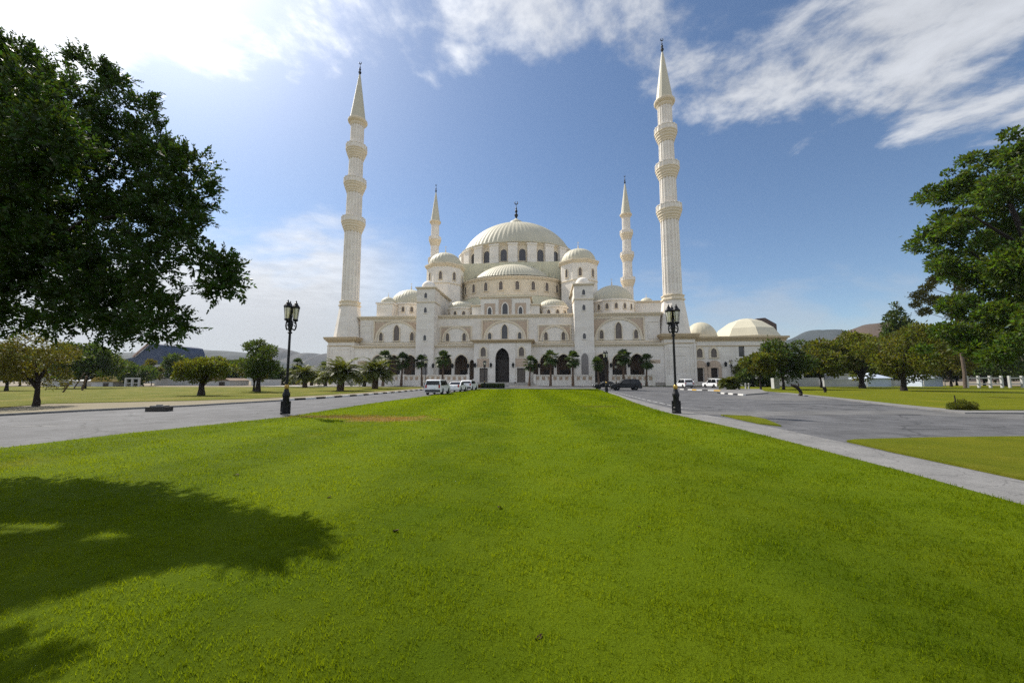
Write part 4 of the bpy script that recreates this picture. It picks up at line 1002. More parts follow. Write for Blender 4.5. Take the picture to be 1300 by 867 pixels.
def px_tree(name, label, px, base, x0, x1, top, bot, m, seed, nleaf=5000, nc=26, ln=None, cr=.34, trw=None, group=None, Y=None, **kw):
    """a tree standing at a spot, its crown spanning the given extents there"""
    x, y = ground(px, base) if Y is None else (at(px, 490, Y)[0], Y)
    k = y / F; cx = ((x0 + x1) / 2 - 650) * k * 1.0 - x; rx = (x1 - x0) / 2 * k
    zt = EYE + (HOR - top) * k; zb = EYE + (HOR - bot) * k; cz = (zt + zb) / 2; rz = (zt - zb) / 2
    cl = clumps(nc, cx, cz, rx * (1 - cr * .55), rz * (1 - cr * .4), cr * min(rx, rz * 1.3), seed, ry=min(rx, 1.2 * rz))
    return tree(name, label, (x, y, .05), max(zb + .35 * rz, .8), trw or max(.10, rx * .045), cl, nleaf, ln or 3.4 * k, (ln or 3.4 * k) * .55, m, seed, group, **kw)
RG = 'broadleaf trees along the right-hand park'
px_tree('broadleaf_tree', 'dark round tree at the left end of the right-hand park, beside the pale-stemmed tree', 995, 495, 968, 1035, 432, 484, LEAFG, 11, 7000, group=RG)
px_tree('broadleaf_tree', 'medium green tree with a thin straight trunk before the low white wall in the park', 1043, 493, 1018, 1072, 431, 484, LEAFM, 12, 6500, group=RG)
px_tree('broadleaf_tree', 'thick-trunked tree with a yellowish crown below the brown hill', 1095, 493, 1062, 1124, 416, 486, LEAFM, 13, 8000, trw=.5, group=RG)
px_tree('broadleaf_tree', 'broad tree with a short dark trunk standing nearest the road in the park', 1148, 497, 1106, 1192, 411, 486, LEAFM, 14, 10000, nc=36, trw=.36, group=RG)
t4x, t4y = ground(1148, 497)
def lobe_tree(name, label, px, base, lobes, th, tr, n, ln, m, seed, group=None):
    x, y = ground(px, base); k = y / F; g = random.Random(seed)
    cl = [((a - px) * k, g.uniform(-.5, .5) * c * k, EYE + (HOR - b) * k, c * k * g.uniform(.8, 1.1)) for a, b, c in lobes]
    return tree(name, label, (x, y, .05), th, tr, cl, n, ln, ln * .55, m, seed, group, limbs=9, shell=.2)
lobe_tree('broadleaf_tree', 'slim dark tree whose narrow top rises above the broad park tree', 1149, 493, ((1148, 386, 5), (1151, 393, 6), (1145, 398, 7), (1140, 404, 6), (1153, 402, 8), (1147, 410, 10), (1138, 414, 9), (1158, 412, 9), (1150, 422, 13), (1138, 428, 12), (1162, 426, 12), (1150, 440, 15)), 9, .2, 4200, .5, LEAFG, 15, RG)
px_tree('broadleaf_tree', 'small golden green tree before the pale tent in the park', 1208, 491.5, 1180, 1236, 428, 480, LEAFY, 16, 6000, group=RG)
px_tree('broadleaf_tree', 'green tree rising behind the golden one in the park', 1186, 489.5, 1166, 1222, 402, 472, LEAFM, 17, 8000, group=RG)
px_tree('broadleaf_tree', 'dark tree behind the white rail fence near the right edge', 1276, 491, 1236, 1330, 415, 482, LEAFG, 18, 9000, nc=34, trw=.5, group=RG)
px_tree('pale_stemmed_tree', 'small tree with a pale stem beside the kerbed island', 966, 495, 940, 1002, 446, 478, LEAFM, 19, 5200, trw=.14)
px_tree('broadleaf_tree', 'dark narrow tree against the corner of the side hall', 981, 489.5, 962, 1000, 432, 480, LEAFG, 20, 4500, group='trees close to the side hall')
px_tree('shrub', 'loose grey green shrub below the square window of the side hall', 943, 490, 922, 966, 455, 489, LEAFM, 21, 2600, cat='shrub', cr=.26)
px_tree('shrub', 'dark dense shrub between the short palm and the pale-stemmed tree', 957, 491.5, 932, 985, 464, 491, LEAFG, 22, 4500, cat='shrub')
# far belt of trees on the right, each with its own place
FB = 'far dark trees closing the right-hand park'
for i, (px, w, top, Y, lab) in enumerate(((1010, 20, 444, 112, 'far dark tree behind the dark round tree at the park corner'), (1028, 18, 452, 118, 'far dark tree seen between two trees left of the low white wall'), (1066, 20, 452, 115, 'far dark tree between the thin-trunked and the thick-trunked park trees'),
        (1084, 13, 411, 105, 'far dark pointed tree above the yellowish crown near the brown hill'), (1118, 22, 452, 118, 'far dark tree behind the gap left of the broad park tree'), (1160, 24, 446, 114, 'far dark tree behind the broad park tree'),
        (1215, 24, 436, 110, 'far dark tree behind the golden green tree'), (1250, 28, 425, 104, 'far dark tree left of the fence end'), (1300, 32, 420, 106, 'far dark tree at the right picture edge'))):
    px_tree('broadleaf_tree', lab, px, 0, px - w, px + w, top, 487, LEAFG, 40 + i, 3600, nc=20, Y=Y, group=FB)
# tall sparse tree on the right, with bare pale stem and tufts
def sparse_tree():
    x, y = ground(1226, 493); k = y / F
    r = thing('sparse_tall_tree', 'tall thin sparse tree with small yellowish tufts, in front of the great right-hand tree', 'tree', (x, y, .05))
    g = random.Random(5); h = EYE + (HOR - 338) * k; cl = []
    for (px, py, rr) in ((1224, 345, 9), (1210, 352, 10), (1200, 362, 9), (1192, 372, 11), (1205, 380, 12), (1186, 384, 7), (1222, 368, 9), (1238, 356, 10), (1244, 376, 10), (1232, 390, 9), (1196, 394, 9), (1212, 402, 10), (1236, 408, 8)):
        cl.append(((px - 1226) * k, g.uniform(-2, 2), EYE + (HOR - py) * k, rr * k * .8))
    bm = bmesh.new(); pts = [(g.uniform(-.12, .12), g.uniform(-.1, .1), h * t) for t in [i / 8 for i in range(9)]]; tube(bm, pts, [.30 - .027 * i for i in range(9)], 8)
    for c in cl:
        z = max(3, c[2] - abs(c[0]) * .5); tube(bm, [(0, 0, z), (c[0] * .5, c[1] * .5, (z + c[2]) / 2), c[:3]], [.09, .06, .02], 5)
    link('trunk', done(bm, True), mat('pale_bark', (.16, .12, .09), .9, (.08, .06, .045), 4, .5), r)
    link('crown', crown_leaves('crown', cl, 6500, .46, .22, LEAFY, 6, shell=.1), None, r)
sparse_tree()
# great tree at the right, its trunk just outside the frame
def great_tree():
    Y = 33.0; k = Y / F; base = at(1352, 500, Y); g = random.Random(9); cl = []
    lobes = ((1290, 185, 22), (1262, 200, 24), (1240, 206, 16), (1300, 225, 40), (1258, 240, 28), (1232, 232, 14), (1192, 270, 14), (1212, 276, 14), (1240, 272, 26), (1275, 280, 40), (1216, 302, 11), (1196, 312, 8), (1250, 320, 34), (1290, 340, 46),
             (1262, 365, 30), (1280, 395, 40), (1255, 405, 22), (1300, 430, 34), (1268, 440, 26), (1330, 200, 50), (1370, 190, 60), (1400, 250, 70), (1345, 280, 60), (1420, 330, 70), (1350, 360, 60), (1390, 410, 60), (1330, 420, 40), (1322, 165, 20), (1240, 345, 18), (1236, 420, 16), (1250, 455, 18), (1290, 462, 20), (1262, 300, 26), (1272, 425, 30), (1252, 385, 16), (1285, 310, 34), (1240, 440, 16), (1300, 380, 40), (1275, 345, 30))
    for (px, py, rr) in lobes:
        px, rr = (px + 12, rr * .8) if px < 1265 else (px, rr); X, _, Z = at(px, py, Y); d = g.uniform(-5, 5); rr *= k
        for q in range(5): cl.append((X - base[0] + g.uniform(-.8, .8) * rr, d + g.uniform(-1, 1) * rr, Z + g.uniform(-.55, .6) * rr, rr * g.uniform(.35, .62)))
    r = thing('great_broadleaf_tree', 'great tall spreading green tree reaching in from the right edge of the picture', 'tree', (base[0], Y, .05))
    link('trunk', trunk_mesh(7.5, .5, cl, 3, 5), TRUNK, r)
    link('crown', crown_leaves('crown', cl, 90000, .36, .19, LEAFT, 8, shell=.25, flat=.6), None, r)
great_tree()
# left-hand park
px_tree('broadleaf_tree', 'low tree with a golden brown crown at the left edge, nearest the left road', 45, 517, 2, 84, 424, 492, LEAFY, 23, 9000, nc=34, ln=.15, trw=.15)
px_tree('broadleaf_tree', 'spreading low tree with a stout dark trunk on the dry grass', 255, 503, 214, 302, 455, 485, LEAFM, 24, 8000, nc=34, ln=.22, trw=.3)
px_tree('broadleaf_tree', 'tall dark tree standing just left of the left street lamp', 327, 498.5, 300, 358, 426, 482, LEAFG, 25, 9000, nc=30, ln=.26, trw=.3)
px_tree('young_tree', 'young yellowish tree under the tall dark tree left of the lamp', 322, 497.5, 305, 340, 466, 485, LEAFY, 26, 1800, nc=12, trw=.14)
px_tree('broadleaf_tree', 'leafy green tree between the golden tree and the blue grey hangar', 106, 493.5, 66, 152, 436, 484, LEAFG, 27, 9000, nc=34, lean=(.4, 0))
px_tree('broadleaf_tree', 'dark tree at the far left edge behind the golden tree', 8, 497, -40, 38, 438, 490, LEAFG, 28, 7000, nc=30)
px_tree('shrub', 'dark dense bush before the blue grey hangar', 176, 490.5, 158, 200, 462, 490, LEAFG, 29, 2600, nc=14, cat='shrub')
px_tree('shrub', 'yellow green bush just below the hangar roof end', 192, 489.5, 184, 204, 457, 488, LEAFY, 30, 1300, nc=9, cat='shrub')
LB = 'far trees behind the left-hand park'
for i, (px, w, top, Y, m, lab) in enumerate(((215, 20, 452, 118, LEAFG, 'far dark tree just right of the hangar'), (240, 22, 450, 125, LEAFG, 'far tree right of the hangar, behind the low spreading tree'), (268, 22, 454, 122, LEAFM, 'far tree directly behind the stout-trunked low tree'), (296, 20, 456, 128, LEAFG, 'far tree seen between the stout-trunked tree and the tall dark tree'),
        (345, 15, 460, 120, LEAFG, 'far dark tree between the tall dark tree and the lamp post'), (362, 13, 466, 126, LEAFG, 'far small tree directly behind the left lamp post'), (135, 20, 450, 112, LEAFM, 'far tree left of the dark bush by the hangar'), (60, 30, 440, 105, LEAFM, 'far tree behind the golden tree on the left'), (25, 22, 446, 108, LEAFG, 'far tree at the left edge over the long white shed'), (156, 16, 460, 116, LEAFG, 'far low tree in front of the light blue hangar part'), (92, 24, 446, 108, LEAFG, 'far tree rising behind the small yellow-roofed shed'), (-6, 30, 440, 100, LEAFG, 'far tree cut by the picture edge beyond the golden tree'), (380, 12, 468, 130, LEAFM, 'far low tree between the lamp post and the bushy palms'), (282, 20, 458, 136, LEAFM, 'farthest tree behind the low white building under the stout tree'))):
    px_tree('broadleaf_tree', lab, px, 0, px - w, px + w, top, 487, m, 60 + i, 2600, nc=16, Y=Y, group=LB)
# overhanging tree in the left foreground: trunk just outside the frame
def near_tree():
    g = np.random.default_rng(21); lobes = ((12, 78, 36, 5.6), (40, 110, 40, 5.9), (112, 92, 30, 5.6), (140, 100, 24, 5.5), (168, 132, 26, 5.3), (85, 140, 46, 5.7), (20, 160, 60, 5.9), (130, 175, 50, 5.6), (178, 178, 32, 5.3), (60, 215, 70, 5.9), (150, 225, 60, 5.6), (205, 205, 36, 5.2), (238, 212, 26, 5.0),
        (245, 245, 24, 5.0), (215, 262, 40, 5.2), (30, 280, 80, 5.9), (110, 290, 76, 5.7), (185, 300, 44, 5.2), (228, 292, 28, 5.0), (60, 350, 70, 5.8), (140, 350, 58, 5.5), (195, 338, 32, 5.1), (250, 335, 18, 4.85), (268, 348, 22, 4.8), (288, 350, 18, 4.75), (282, 365, 12, 4.75),
        (205, 385, 22, 5.0), (220, 405, 18, 4.9), (188, 375, 16, 5.0), (150, 395, 30, 5.4), (30, 388, 42, 5.8), (85, 395, 36, 5.7), (140, 420, 24, 5.5), (205, 418, 12, 4.9), (-40, 120, 70, 5.8), (-60, 230, 90, 5.8), (-80, 340, 90, 5.6), (-110, 180, 90, 5.7), (-150, 280, 90, 5.4), (170, 415, 12, 5.2), (-50, 60, 50, 5.2), (-110, 90, 60, 5.0), (-20, 200, 60, 5.2), (45, 180, 40, 5.4), (20, 320, 60, 5.6), (-40, 395, 50, 5.6), (110, 380, 40, 5.5), (60, 185, 46, 3.9), (15, 235, 46, 3.9), (30, 130, 40, 4.0), (-40, 180, 60, 3.9), (-30, 260, 50, 3.8))
    NT = 1.37; base = Vector((-8.9 * NT, 5.7 * NT, .05)); cl = []; cen = []
    for (px, py, rr, Y) in lobes:
        Y *= NT * (1 + .27 * (max(0, min(1, (330 - py) / 200)) if px > 90 else 0)); rr *= .97; X, _, Z = at(px, py, Y); rr *= Y / F; c = Vector((X, Y, Z)) - base; cen.append((*c, rr))
        n = max(8, int((46 if py < 300 else 32) * (rr / .6) ** 1.7))
        for q in range(n):
            d = g.normal(size=3); d /= np.linalg.norm(d); s = (.25 + .75 * g.random() ** .6) * rr * .92
            cl.append((c.x + d[0] * s, c.y + d[1] * s * .85, c.z + d[2] * s, .15 * g.uniform(.7, 1.4)))
    r = thing('overhanging_tree', 'big dark leafy tree overhanging the lawn from the left edge, closest to the viewer', 'tree', base)
    bm = bmesh.new()
    tube(bm, [(0, 0, -.2), (.05, 0, .8), (.1, 0, 2.0), (.2, -.05, 3.2), (.35, 0, 4.5), (.5, .05, 6.0), (.6, 0, 7.0)], [.52, .38, .34, .3, .22, .14, .04], 12)
    for i, c in enumerate(cen):
        if i % 7 or c[2] < 4: continue
        e = Vector(c[:3]); s = Vector((.25 + .1 * min(8, e.z), 0, min(max(1.5, e.z * .62), 4.2))) if c[0] <= 5.2 else e + Vector((-1.6, .3, .5)); mm = s.lerp(e, .55) + Vector((0, 0, .12 * (e - s).length))
        tube(bm, [s, s.lerp(mm, .5) + Vector((0, .05, .03)), mm, mm.lerp(e, .55), e], [.05, .042, .032, .02, .006], 6)
    link('trunk', done(bm, True, sharp=80), TRUNK, r)
    # the crown has real openings: no sprays along the lines of sunlight that reach these spots of the lawn
    holes = []
    for px, py, rx, ry in ((205, 742, .36, .17), (250, 728, .2, .1), (25, 676, .5, .2), (140, 688, .3, .1), (62, 788, .34, .2), (120, 760, .16, .1)):
        holes.append((*ground(px, py), rx + .02, ry + .02))
    keep = []
    for c in cl:
        w = base + Vector(c[:3]); sx, sy = w.x - sd.x / sd.z * w.z, w.y - sd.y / sd.z * w.z
        if all(((sx - hx) / rx) ** 2 + ((sy - hy) / ry) ** 2 > 1 for hx, hy, rx, ry in holes): keep.append(c)
    cl = keep
    # feathery sprays: every spray a twig with two rows of narrow leaflets
    C = np.array(cl); N = len(C); per = 6
    idx = np.repeat(np.arange(N), per); T = len(idx)
    out = C[idx, :3] - np.array([c[:3] for c in cen])[np.argmin(((C[:, None, :3] - np.array([c[:3] for c in cen])[None]) ** 2).sum(2), 1)][idx]
    D = unit(unit(out) * 1.0 + g.normal(size=(T, 3)) * .55 + np.array([.1, -.05, .35])); B = C[idx, :3] + g.normal(size=(T, 3)) * .07
    Ls = g.uniform(.17, .33, T); side = unit(np.cross(D, g.normal(size=(T, 3)))); up = np.cross(D, side)
    w = B + D * (Ls * .55)[:, None] + np.array(base); sx = w[:, 0] - sd.x / sd.z * w[:, 2]; sy = w[:, 1] - sd.y / sd.z * w[:, 2]; ok = np.ones(T, bool)
    for hx, hy, rx, ry in holes: ok &= ((sx - hx) / rx) ** 2 + ((sy - hy) / ry) ** 2 > 1
    B, D, Ls, side, up = B[ok], D[ok], Ls[ok], side[ok], up[ok]; T = len(B)
    nl = 6; P = []; V = []; W = []
    for k in range(nl):
        t = (k + .6) / nl
        for s in (-1, 1):
            P.append(B + D * (Ls * t)[:, None] + up * (-.10 * t * t * Ls)[:, None]); V.append(D * .75 + side * s * (.95 - .45 * t) + up * .1 + g.normal(size=(T, 3)) * .18); W.append(np.full(T, .105 * (1.05 - .4 * t)))
    P = np.concatenate(P); V = np.concatenate(V); W = np.concatenate(W) * g.uniform(.75, 1.25, len(P))
    link('crown', leaves('crown', P, V, W, W * .44, LEAFD, g), None, r)
near_tree()

# palms
def fan_palm_meshes(h, seed):
    g = random.Random(seed); bm = bmesh.new(); pr = []
    n = 26
    for k in range(n + 1):
        t = k / n; pr.append(((.36 - .16 * min(1, t * 2.2) + (.03 if k % 2 else 0)) if k < n else .05, -.1 + (h + .1) * t))
    lathe(bm, pr, 12); tr = done(bm, True, sharp=80)
    q = np.random.default_rng(seed); co = []
    for f in range(60):
        az = q.uniform(0, 2 * np.pi); el = np.radians(q.uniform(-50, 80) if f > 10 else q.uniform(-75, -30)); L = q.uniform(.85, 1.45)
        d = np.array([np.cos(az) * np.cos(el), np.sin(az) * np.cos(el), np.sin(el)]); b = np.array([0, 0, h]); s = np.cross(d, [0, 0, 1.0]); s /= np.linalg.norm(s) + 1e-6; n_ = np.cross(s, d)
        hub = b + d * L - np.array([0, 0, .12 * L * L]); w = .025
        co += [b - s * w, b + s * w, hub + s * w, hub - s * w]
        for a in np.linspace(-1.75, 1.75, 17):
            v = d * np.cos(a) + s * np.sin(a); ll = q.uniform(.95, 1.4) * (1 - .12 * abs(a)); tip = hub + v * ll + n_ * .15 * ll - np.array([0, 0, .28 * ll]); m = hub + v * ll * .55 + n_ * .1; p = np.cross(v, n_); p /= np.linalg.norm(p)
            co += [hub, m + p * .085, tip, m - p * .085]
    co = np.array(co); cr = np_mesh('crown', co, len(co) // 4, 4, PALMG)
    return tr, cr
def date_palm_meshes(h, seed, R0=2.95):
    g = random.Random(seed); bm = bmesh.new(); pr = []; n = 14
    for k in range(n + 1):
        t = k / n; pr.append(((.40 + (.05 if k % 2 else 0) - .08 * t) if k < n else .1, -.1 + (h + .1) * t))
    lathe(bm, pr, 12); tr = done(bm, True, sharp=80)
    q = np.random.default_rng(seed); co = []
    for f in range(72):
        az = f * 2.399 + q.uniform(-.2, .2); el = np.radians(82 - 92 * (f / 72) ** .8 + q.uniform(-6, 6)); L = R0 * q.uniform(.85, 1.15)
        h_ = np.array([np.cos(az), np.sin(az), 0]); pts = []; p = np.array([0, 0, h]); e = el
        for k in range(15):
            pts.append(p.copy()); p = p + (h_ * np.cos(e) + np.array([0, 0, np.sin(e)])) * L / 14; e -= np.radians(5.2) * (1.1 if el > .3 else .7)
        s = np.cross(h_, [0, 0, 1.0])
        for k in range(14):
            a, b = pts[k], pts[k + 1]; w = .03 * (1 - k / 16); co += [a - s * w, a + s * w, b + s * w, b - s * w]
            if k < 2: continue
            t = (b - a) / np.linalg.norm(b - a); u = np.cross(s, t)
            for z in (0, .33, .66):
                c = a + (b - a) * z; ll = .62 * np.sin(np.pi * min(1, (k + z) / 14 * .9 + .12)) + .12
                for sg in (-1, 1):
                    v = s * sg * .78 + t * .62 + u * q.uniform(.05, .4); v /= np.linalg.norm(v); tip = c + v * ll - np.array([0, 0, .12 * ll]); m = c + v * ll * .5; pp = t * .05
                    co += [c, m + pp, tip, m - pp]
    co = np.array(co); return tr, np_mesh('crown', co, len(co) // 4, 4, PALMD)
def palm(name, label, loc, ms, rz, group, sc=1):
    r = thing(name, label, 'palm', loc, rz, group); r.scale = (sc, sc, sc)
    link('trunk', ms[0], None if ms[0].materials else PTRUNK, r); link('crown', ms[1], None, r); return r
FP = [fan_palm_meshes(6.6, 1), fan_palm_meshes(6.3, 2), fan_palm_meshes(6.9, 3)]
FG = 'fan palms in a row before the arcade'
for i, (px, sc, lab) in enumerate(((486, 1.05, 'fan palm farthest left in the row before the arcade'), (508.5, 1.0, 'fan palm before the left arcade, second from the left end of the row'), (534.4, .95, 'fan palm in front of the left square tower, by a street lamp'), (561.5, 1.0, 'fan palm behind the white van, right of the left square tower'),
        (672, .98, 'fan palm just right of the entrance porch'), (699.4, 1.03, 'fan palm second to the right of the entrance porch'), (727.4, 1.03, 'fan palm immediately left of the right square tower'), (761, .93, 'shorter fan palm above the low black saloon'), (793, 1.03, 'fan palm rising behind the big black off-road car'), (820.7, 1.0, 'fan palm farthest right in the row, beside the plain end wall of the arcade'))):
    X = at(px, 490, 96)[0]; palm('fan_palm', lab, (X, 96 + (i % 3) * .5, .1), FP[i % 3], i * 1.7, FG, sc * (1.02 + .05 * math.sin(i * 2.6))).rotation_euler = (R(2.5 * math.sin(i * 1.9)), R(2.5 * math.cos(i * 3.1)), i * 1.7)
DP = [date_palm_meshes(1.9, 4), date_palm_meshes(2.1, 5), date_palm_meshes(1.7, 6)]
DG = 'low date palms on the left lawn'
for i, (px, by, sc, lab) in enumerate(((431.7, 497, 1.08, 'bushy date palm nearest the striped kerb, below the left front minaret'), (476, 494, 1.1, 'bushy date palm just left of the fan palm row'), (462.5, 490.8, 1.0, 'date palm partly hidden between the two bushy ones under the minaret'), (387, 492.5, 1.02, 'bushy date palm next to the right of the left street lamp'), (370.5, 488.8, 1.05, 'date palm touching the left street lamp post from behind'),
        (395.5, 490, 1.08, 'date palm second to the right of the left street lamp'), (404.5, 487.8, 1.1, 'date palm third to the right of the left street lamp'), (427, 488.8, 1.0, 'date palm right behind the one nearest the striped kerb'), (413, 490.5, 1.0, 'date palm in the gap between the lamp-side palms and the one nearest the kerb'), (450, 489.2, 1.0, 'date palm directly under the left front minaret base, in the back row'))):
    x, y = ground(px, by); palm('date_palm', lab, (x, y, .08), DP[i % 3], i * 1.1, DG, sc * (1.14 + .1 * math.sin(i * 2.2))).rotation_euler = (R(4 * math.sin(i * 1.3)), R(4 * math.cos(i * 2.1)), i * 1.1)
for i, (px, top, Y, lab) in enumerate(((377, 454, 112, 'tall palm top showing above the date palms near the left lamp'), (411, 457, 118, 'tall palm top showing left of the minaret base'))):
    X = at(px, 480, Y)[0]; palm('fan_palm', lab, (X, Y, .05), FP[i], i, 'distant palms left of the minaret', (EYE + (HOR - top) * Y / F) / 8.6)
x, y = ground(926, 495.3); palm('date_palm', 'short spiky palm with an orange trunk on the kerbed island', (x, y, .1), date_palm_meshes(.9, 8, 1.75), 0, None, 1.0)
# clipped hedge, flower bed, shrubs
def leafy_box(name, label, cat, x0, x1, y0, y1, z1, m, n, ln, seed):
    g = np.random.default_rng(seed); P = []
    f = g.integers(0, 4, n); u = g.random((n, 3)); P = np.stack([x0 + u[:, 0] * (x1 - x0), y0 + u[:, 1] * (y1 - y0), .1 + u[:, 2] * (z1 - .1)], 1)
    P[f == 0, 1] = y0; P[f == 1, 2] = z1; P[f == 2, 0] = np.where(u[f == 2, 1] > .5, x0, x1); P += g.normal(size=P.shape) * .03
    r = thing(name, label, cat, ((x0 + x1) / 2, (y0 + y1) / 2, 0)); off = np.array([(x0 + x1) / 2, (y0 + y1) / 2, 0])
    link('foliage', leaves('foliage', P - off, g.normal(size=(n, 3)) + [0, -.4, .5], ln * g.uniform(.6, 1.3, n), ln * .5, m, g), None, r)
    bm = boxes((x0 - off[0] + .1, x1 - off[0] - .1, y0 - off[1] + .1, y1 - off[1] - .1, 0, z1 - .1)); link('stems', done(bm), TRUNK, r); return r
a, b = at(611, 490, 79)[0], at(640, 490, 79)[0]
leafy_box('clipped_hedge', 'dark clipped box hedge before the entrance porch', 'hedge', a, b, 78.5, 80, .85, LEAFG, 5000, .14, 3)
a, b = at(602.5, 490, 79)[0], at(610.5, 490, 79)[0]
leafy_box('flower_bed', 'small orange flowering bed between the last white car and the hedge', 'flower bed', a, b, 78.5, 79.6, .6, mat('orange_flowers', (.30, .10, .02), .6, (.10, .10, .02), 3, .4, trans=.3), 1200, .14, 4)
px_tree('round_shrub', 'low rounded bush on the kerb of the right-hand park', 1214, 521.5, 1197, 1233, 508, 524, LEAFM, 33, 5200, nc=30, ln=.07, cat='shrub', cr=.36, trw=.04, limbs=0)
# stump of a dead shrub and a dark post stub on the park edge
def dead_stump():
    x, y = ground(1016, 502.5); k = y / F; r = bmesh.new()
    Q = lambda px, py, d=0: ((px - 1016) * k, d, .02 + EYE + (HOR - py) * k)
    tube(r, [Q(1016, 503), Q(1018, 498, .1), Q(1014, 493), Q(1009, 490, -.1), Q(1005, 489)], [.2, .16, .15, .2, .06], 8); tube(r, [Q(1013, 493), Q(1015, 489), Q(1015, 485, .1)], [.1, .06, .02], 6); tube(r, [Q(1009, 491), Q(1005, 487)], [.12, .03], 6)
    tag(link('dead_stump', done(r, True), TRUNK, loc=(x, y, 0)), 'black crooked dead shrub stump on the near edge of the right-hand park', 'stump')
    x, y = ground(1047.5, 499); r = bmesh.new(); tube(r, [(0, 0, 0), (.05, 0, .35), (-.08, 0, .62), (.1, 0, .72)], [.14, .18, .22, .05], 8)
    tag(link('tree_stump', done(r, True), TRUNK, loc=(x, y, .08)), 'small dark stump left of the thin-trunked park tree', 'stump')
dead_stump()
# drain box on the left verge
x, y = ground(202, 522)
r = thing('drain_box', 'dark low drain box with a pale lid beside the left road', 'drain box', (x, y, 0), .1)
link('body', done(boxes((-.52, .52, -.25, .25, 0, .24))), mat('dark_concrete', (.05, .045, .04), .9), r); link('lid', done(boxes((-.34, .34, -.2, .22, .24, .31), (-.1, .1, -.1, .1, .31, .36))), PAVE, r)
# ------------------------------------------------------------------ people
SKIN = mat('skin', (.32, .19, .12), .6); CLOTHW = mat('white_cloth', (.75, .75, .74), .8); CLOTHD = mat('dark_trousers', (.03, .032, .04), .8); HAIR = mat('black_hair', (.01, .009, .008), .6)
def skinned(verts, edges, radii, name, sub=1):
    me = bpy.data.meshes.new(name); me.from_pydata(verts, edges, []); o = bpy.data.objects.new(name, me); COL.objects.link(o)
    md = o.modifiers.new('s', 'SKIN'); 
    for v, r_ in zip(me.skin_vertices[0].data, radii): v.radius = r_ if isinstance(r_, tuple) else (r_, r_)
    me.skin_vertices[0].data[0].use_root = True
    sb = o.modifiers.new('u', 'SUBSURF'); sb.levels = sub; sb.render_levels = sub
    dg = bpy.context.evaluated_depsgraph_get(); ev = o.evaluated_get(dg); m2 = bpy.data.meshes.new_from_object(ev)
    bpy.data.objects.remove(o); m2.materials.clear()
    m2.polygons.foreach_set('use_smooth', [True] * len(m2.polygons))
    return m2
def person(label, loc, rz, robe=False, step=.12):
    r = thing('person', label, 'person', loc, rz, 'people before the mosque')
    V = [(0, 0, .95), (0, 0, 1.12), (0, 0, 1.32), (0, 0, 1.46), (0, -.01, 1.56), (0, -.02, 1.66), (0, -.01, 1.73)]; Rd = [(.15, .11), (.13, .1), (.16, .11), (.09, .08), (.05, .055), (.078, .095), (.06, .075)]
    E_ = [(i, i + 1) for i in range(6)]
    for s in (-1, 1):
        b = len(V); V += [(s * .18, 0, 1.42), (s * .225, .02, 1.15), (s * .235, -.06, .91), (s * .235, -.08, .83)]; Rd += [.055, .042, .03, (.02, .038)]; E_ += [(3, b), (b, b + 1), (b + 1, b + 2), (b + 2, b + 3)]
        for k, (dy, l) in enumerate(((-.03, .085), (-.01, .095), (.01, .088), (.028, .07))):
            c = len(V); V += [(s * .235, -.08 + dy, .79), (s * .23, -.095 + dy, .79 - l * .55), (s * .222, -.1 + dy, .79 - l)]; Rd += [.009, .009, .007]; E_ += [(b + 3, c), (c, c + 1), (c + 1, c + 2)]
        c = len(V); V += [(s * .215, -.125, .82), (s * .21, -.14, .785)]; Rd += [.011, .008]; E_ += [(b + 3, c), (c, c + 1)]
        b = len(V); dy = step * s; V += [(s * .09, 0, .88), (s * .1, -dy * .5, .49), (s * .1, -dy * .4 + .02, .09), (s * .11, -dy * .4 - .13, .035)]; Rd += [.09, .06, .042, (.045, .032)]; E_ += [(0, b), (b, b + 1), (b + 1, b + 2), (b + 2, b + 3)]
    body = link('body', skinned(V, E_, Rd, 'body'), SKIN, r)
    # face
    bm = bmesh.new(); tube(bm, [(0, -.105, 1.67), (0, -.13, 1.645), (0, -.105, 1.635)], [.008, .014, .006], 6)
    for s in (-1, 1): lathe(bm, [(0, 1.635), (.012, 1.65), (.012, 1.67), (0, 1.685)], 8, s * .082, -.01)
    link('nose_and_ears', done(bm, True), SKIN, body) if False else None
    bm = bmesh.new(); lathe(bm, [(.088, 1.66), (.092, 1.70), (.08, 1.755), (.04, 1.79), (0, 1.795)], 16, 0, .005, .95, 1.15); link('hair' if not robe else 'cap', done(bm, True), HAIR if not robe else CLOTHW, r)
    sh = skinned([V[i] for i in (0, 1, 2, 3)] + [(s * x, y, z) for s in (-1, 1) for x, y, z in ((.18, 0, 1.42), (.225, .02, 1.15), (.235, -.05, .95))], [(0, 1), (1, 2), (2, 3), (3, 4), (4, 5), (5, 6), (3, 7), (7, 8), (8, 9)], [(.165, .125), (.15, .115), (.175, .125), (.085, .085), .066, .056, .046, .066, .056, .046], 'shirt')
    link('robe_top' if robe else 'shirt', sh, CLOTHW, r)
    if robe:
        bm = bmesh.new(); lathe(bm, [(.175, 1.15), (.18, .95), (.2, .6), (.24, .08), (.22, .08)], 20, 0, 0, 1.05, .85); link('robe', done(bm, True), CLOTHW, r)
    else:
        vv = [(0, 0, .95)] + [(s * x, y, z) for s in (-1, 1) for x, y, z in ((.09, 0, .88), (.1, -step * s * .5, .49), (.1, -step * s * .4 + .02, .12))]
        link('trousers', skinned(vv, [(0, 1), (1, 2), (2, 3), (0, 4), (4, 5), (5, 6)], [(.165, .125), .105, .078, .068, .105, .078, .068], 'trousers'), CLOTHD, r)
    return r
person('person in a long white robe standing beside the farthest parked white car', (at(601, 485, 70)[0], 70, .0), .3, True)
person('person in a white shirt and dark trousers standing before the right porch door', (at(654, 485, 101)[0], 101.2, .95 if False else .13), -.4)
